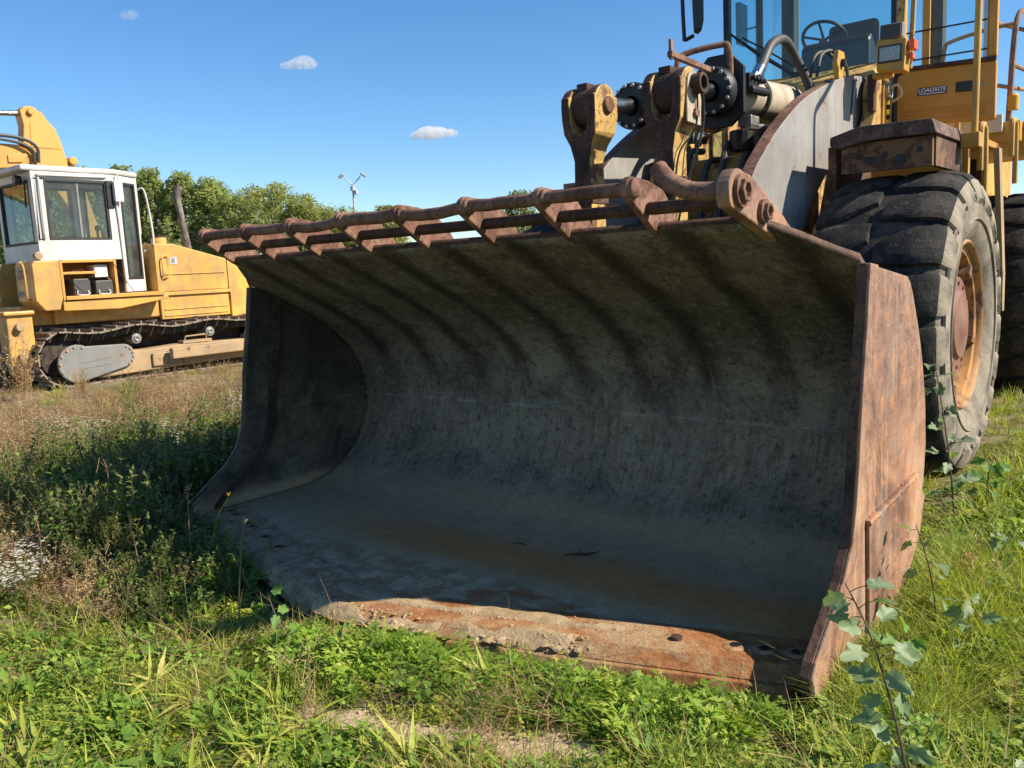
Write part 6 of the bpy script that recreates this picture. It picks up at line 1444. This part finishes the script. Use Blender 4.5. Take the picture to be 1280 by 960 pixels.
# ------------------------------------------------------------------ trees
def tree(label, x, y, h, rad, kind, seed, group='trees along the far edge'):
    r = random.Random(seed); t = thing('tree', label, 'tree', (x, y, 0), group)
    mb = MB(); tr = h * .022 + .05
    mb.tube([(x, y, -.1), (x + r.uniform(-.1, .1), y, h * .3), (x + r.uniform(-.2, .2), y + r.uniform(-.2, .2), h * .65), (x, y, h * .9)], [tr, tr * .75, tr * .45, tr * .12], 8)
    for k in range(9):
        z = h * r.uniform(.2, .75); a = r.uniform(0, 6.28); l = rad * r.uniform(.5, .9); mb.tube([(x, y, z), (x + l * .5 * math.cos(a), y + l * .5 * math.sin(a), z + l * .5), (x + l * math.cos(a), y + l * math.sin(a), z + l * 1.1)], [tr * .35, tr * .22, tr * .06], 5)
    mb.build('trunk', M['bark'], t, 0, True)
    nr = np.random.default_rng(seed); lo = h * (.10 if kind != 'round' else .14)
    nc = 150; C = []
    while len(C) < nc:
        u = nr.random(); z = lo + (h - lo) * u
        prof = (math.sin(math.pi * min(1, .12 + .80 * u ** .85)) ** .7) if kind == 'round' else (1 - .72 * u ** 2.2) * min(1, .45 + 2.2 * u)
        a = nr.uniform(0, 6.283); q = rad * prof * math.sqrt(nr.uniform(.12, 1.0)) * nr.uniform(.8, 1.12)
        C.append((x + q * math.cos(a), y + q * math.sin(a), z, nr.uniform(.30, .75) * rad * .36, nr.random()))
    n = 9500; ci = nr.integers(0, nc, n); C = np.array(C)
    d = nr.normal(0, 1, (n, 3)); d /= np.linalg.norm(d, axis=1)[:, None]; d *= (nr.random(n) ** .45)[:, None]
    up = 1.5 if kind != 'round' else 1.0
    P = C[ci, :3] + d * C[ci, 3][:, None] * np.array([1, 1, up])
    P = P[P[:, 2] < h * 1.04]; n = len(P); ci = ci[:n]
    ow = P - np.array([x, y, lo + (h - lo) * .45]); ow /= np.linalg.norm(ow, axis=1)[:, None]
    nm = nr.normal(0, .55, (n, 3)) + ow * .6 + np.array([0, 0, .45]); nm /= np.linalg.norm(nm, axis=1)[:, None]      # leaves turn towards the light
    A = np.cross(nm, nr.normal(0, 1, (n, 3))); A /= np.linalg.norm(A, axis=1)[:, None]; B = np.cross(nm, A)
    s = nr.uniform(.06, .13, n)[:, None] * (h / 10 + .35)
    v = np.stack([P - A * s - B * s * .1, P + B * s * .62, P + A * s, P - B * s * .62], 1).reshape(-1, 3)
    f = np.arange(4 * n).reshape(-1, 4)
    me = bpy.data.meshes.new('crown'); me.from_pydata(v.tolist(), [], f.tolist()); me.materials.append(M['tree_' + kind] if 'tree_' + kind in M else M['tree_round'])
    at = me.attributes.new('v', 'FLOAT', 'FACE'); at.data.foreach_set('value', np.clip(C[ci, 4] * .6 + nr.random(n) * .4, 0, 1).astype(np.float32))
    link('crown', me, t)
M['tree_tall'] = leafmat('poplar tree foliage', (.21, .25, .125), (.32, .36, .17), (.42, .45, .23), .58)
M['tree_round'] = leafmat('autumn green foliage', (.21, .24, .105), (.34, .36, .15), (.47, .44, .20), .58)
M['tree_pale'] = leafmat('pale yellow green foliage', (.13, .15, .05), (.22, .23, .08), (.31, .30, .12), .4)
TR = [('dark poplar seen through the rear window of the bulldozer cab', -72, 24.0, 10.8, 2.8, 'tall'), ('dark poplar hidden behind the bulldozer cab, left of its roof middle', -68.5, 25.8, 10.3, 2.7, 'tall'),
      ('tall poplar rising just above the bulldozer cab roof', -66.0, 28.8, 11.35, 2.6, 'tall'), ('tall poplar right of the bulldozer cab roof corner', -63.4, 31.2, 11.25, 2.5, 'tall'),
      ('poplar directly behind the bulldozer mirror and door', -61.5, 32.6, 10.9, 2.3, 'tall'), ('poplar left of the bulldozer exhaust pipe', -59.6, 33.6, 10.35, 2.3, 'tall'), ('poplar behind the bulldozer exhaust pipe', -58.2, 35.0, 9.9, 2.2, 'tall'),
      ('shorter tree right of the bulldozer exhaust pipe', -55.8, 35.4, 8.4, 2.2, 'tall'), ('broad round tree with yellowing top, between exhaust pipe and lamp mast', -53.6, 37.6, 9.15, 3.3, 'round'),
      ('small tree adjoining the right side of the broad round tree', -51.0, 38.4, 7.6, 2.3, 'round'), ('low tree of the hedge left of the lamp mast', -52.5, 42.0, 6.9, 2.5, 'round'), ('low hedge tree directly left of the lamp mast', -50.5, 43.5, 6.75, 2.4, 'round'),
      ('low hedge tree behind the lamp mast foot', -49.3, 45.2, 6.7, 2.3, 'round'), ('pale yellow green tree right of the lamp mast', -45.5, 42.2, 6.75, 1.9, 'pale'), ('small distant tree top peeping over the middle of the bucket guard', -39.0, 50.5, 7.6, 2.4, 'pale')]
for i, (lab, x_, y_, h_, rd, kd) in enumerate(TR): tree(lab, x_, y_, h_ * .95, rd, kd, 400 + i)

BK = ['poplar of the back row behind the bulldozer cab, left', 'poplar of the back row behind the bulldozer cab, right', 'back row tree just right of the bulldozer cab', 'back row tree between bulldozer cab and exhaust pipe', 'back row tree just left of the exhaust pipe', 'back row tree just right of the exhaust pipe',
      'back row tree left of the broad round tree', 'back row tree right of the broad round tree', 'back row tree in the dip before the lamp mast']
for i, (a, b, h_) in enumerate(((-82, 29.5, 12.2), (-79, 32.5, 12.1), (-75.5, 36.0, 12.4), (-73.2, 38.4, 12.2), (-70.6, 40.2, 11.6), (-68.4, 42.4, 10.9), (-66.2, 44.6, 10.2), (-62.6, 47.2, 9.4), (-61.0, 50.0, 8.4))): tree(BK[i], a, b, h_ * .95, 3.2, 'tall' if i < 6 else 'round', 450 + i)
# ------------------------------------------------------------------ clouds
def cloud(label, c, w_, h_, seed, dens):
    r = random.Random(seed); bm = bmesh.new(); ax = Vector((.774, .634, 0)); o3 = Vector((-.634, .774, 0))
    for i in range(9):
        t = r.uniform(-1, 1); s = h_ * (1 - .55 * abs(t)) * r.uniform(.55, 1.0)
        Mx = Matrix.Translation(Vector(c) + ax * t * w_ * .36 + Vector((0, 0, s * .25 - h_ * .25)) + o3 * r.uniform(-.3, .3) * h_) @ Matrix.Diagonal((s * .9, s * .7, s * .42, 1))
        bmesh.ops.create_icosphere(bm, subdivisions=3, radius=1, matrix=Mx)
    me = bpy.data.meshes.new('cloud'); bm.to_mesh(me); bm.free()
    m = NT('cloud vapour ' + str(seed)); pv = m.n('ShaderNodeVolumePrincipled'); pv.inputs['Color'].default_value = (.97, .97, .97, 1); pv.inputs['Anisotropy'].default_value = .3
    n = m.noise(.095 * 30 / h_, 8, .7); d = m.ramp(n, [(.43, 0.0), (.58, 1.0)])
    m.inp(pv, 'Density', m.math('MULTIPLY', d, dens)); m.t.links.new(pv.outputs[0], m.out.inputs['Volume'])
    me.materials.append(m.mat); o = bpy.data.objects.new('cloud', me); COL.objects.link(o); tag(o, label, 'cloud')
    md = o.modifiers.new('merge', 'REMESH'); md.mode = 'VOXEL'; md.voxel_size = h_ * .09
cloud('small white cloud upper left of centre, above the bulldozer', (-501.5, 394, 153), 36, 12, 1, .16)
cloud('small bright white cloud left of the loader levers', (-426.5, 446, 99.6), 38, 14, 2, .30)
cloud('tiny faint wisp of cloud near the top left corner', (-598, 322, 193), 14, 9, 3, .06)
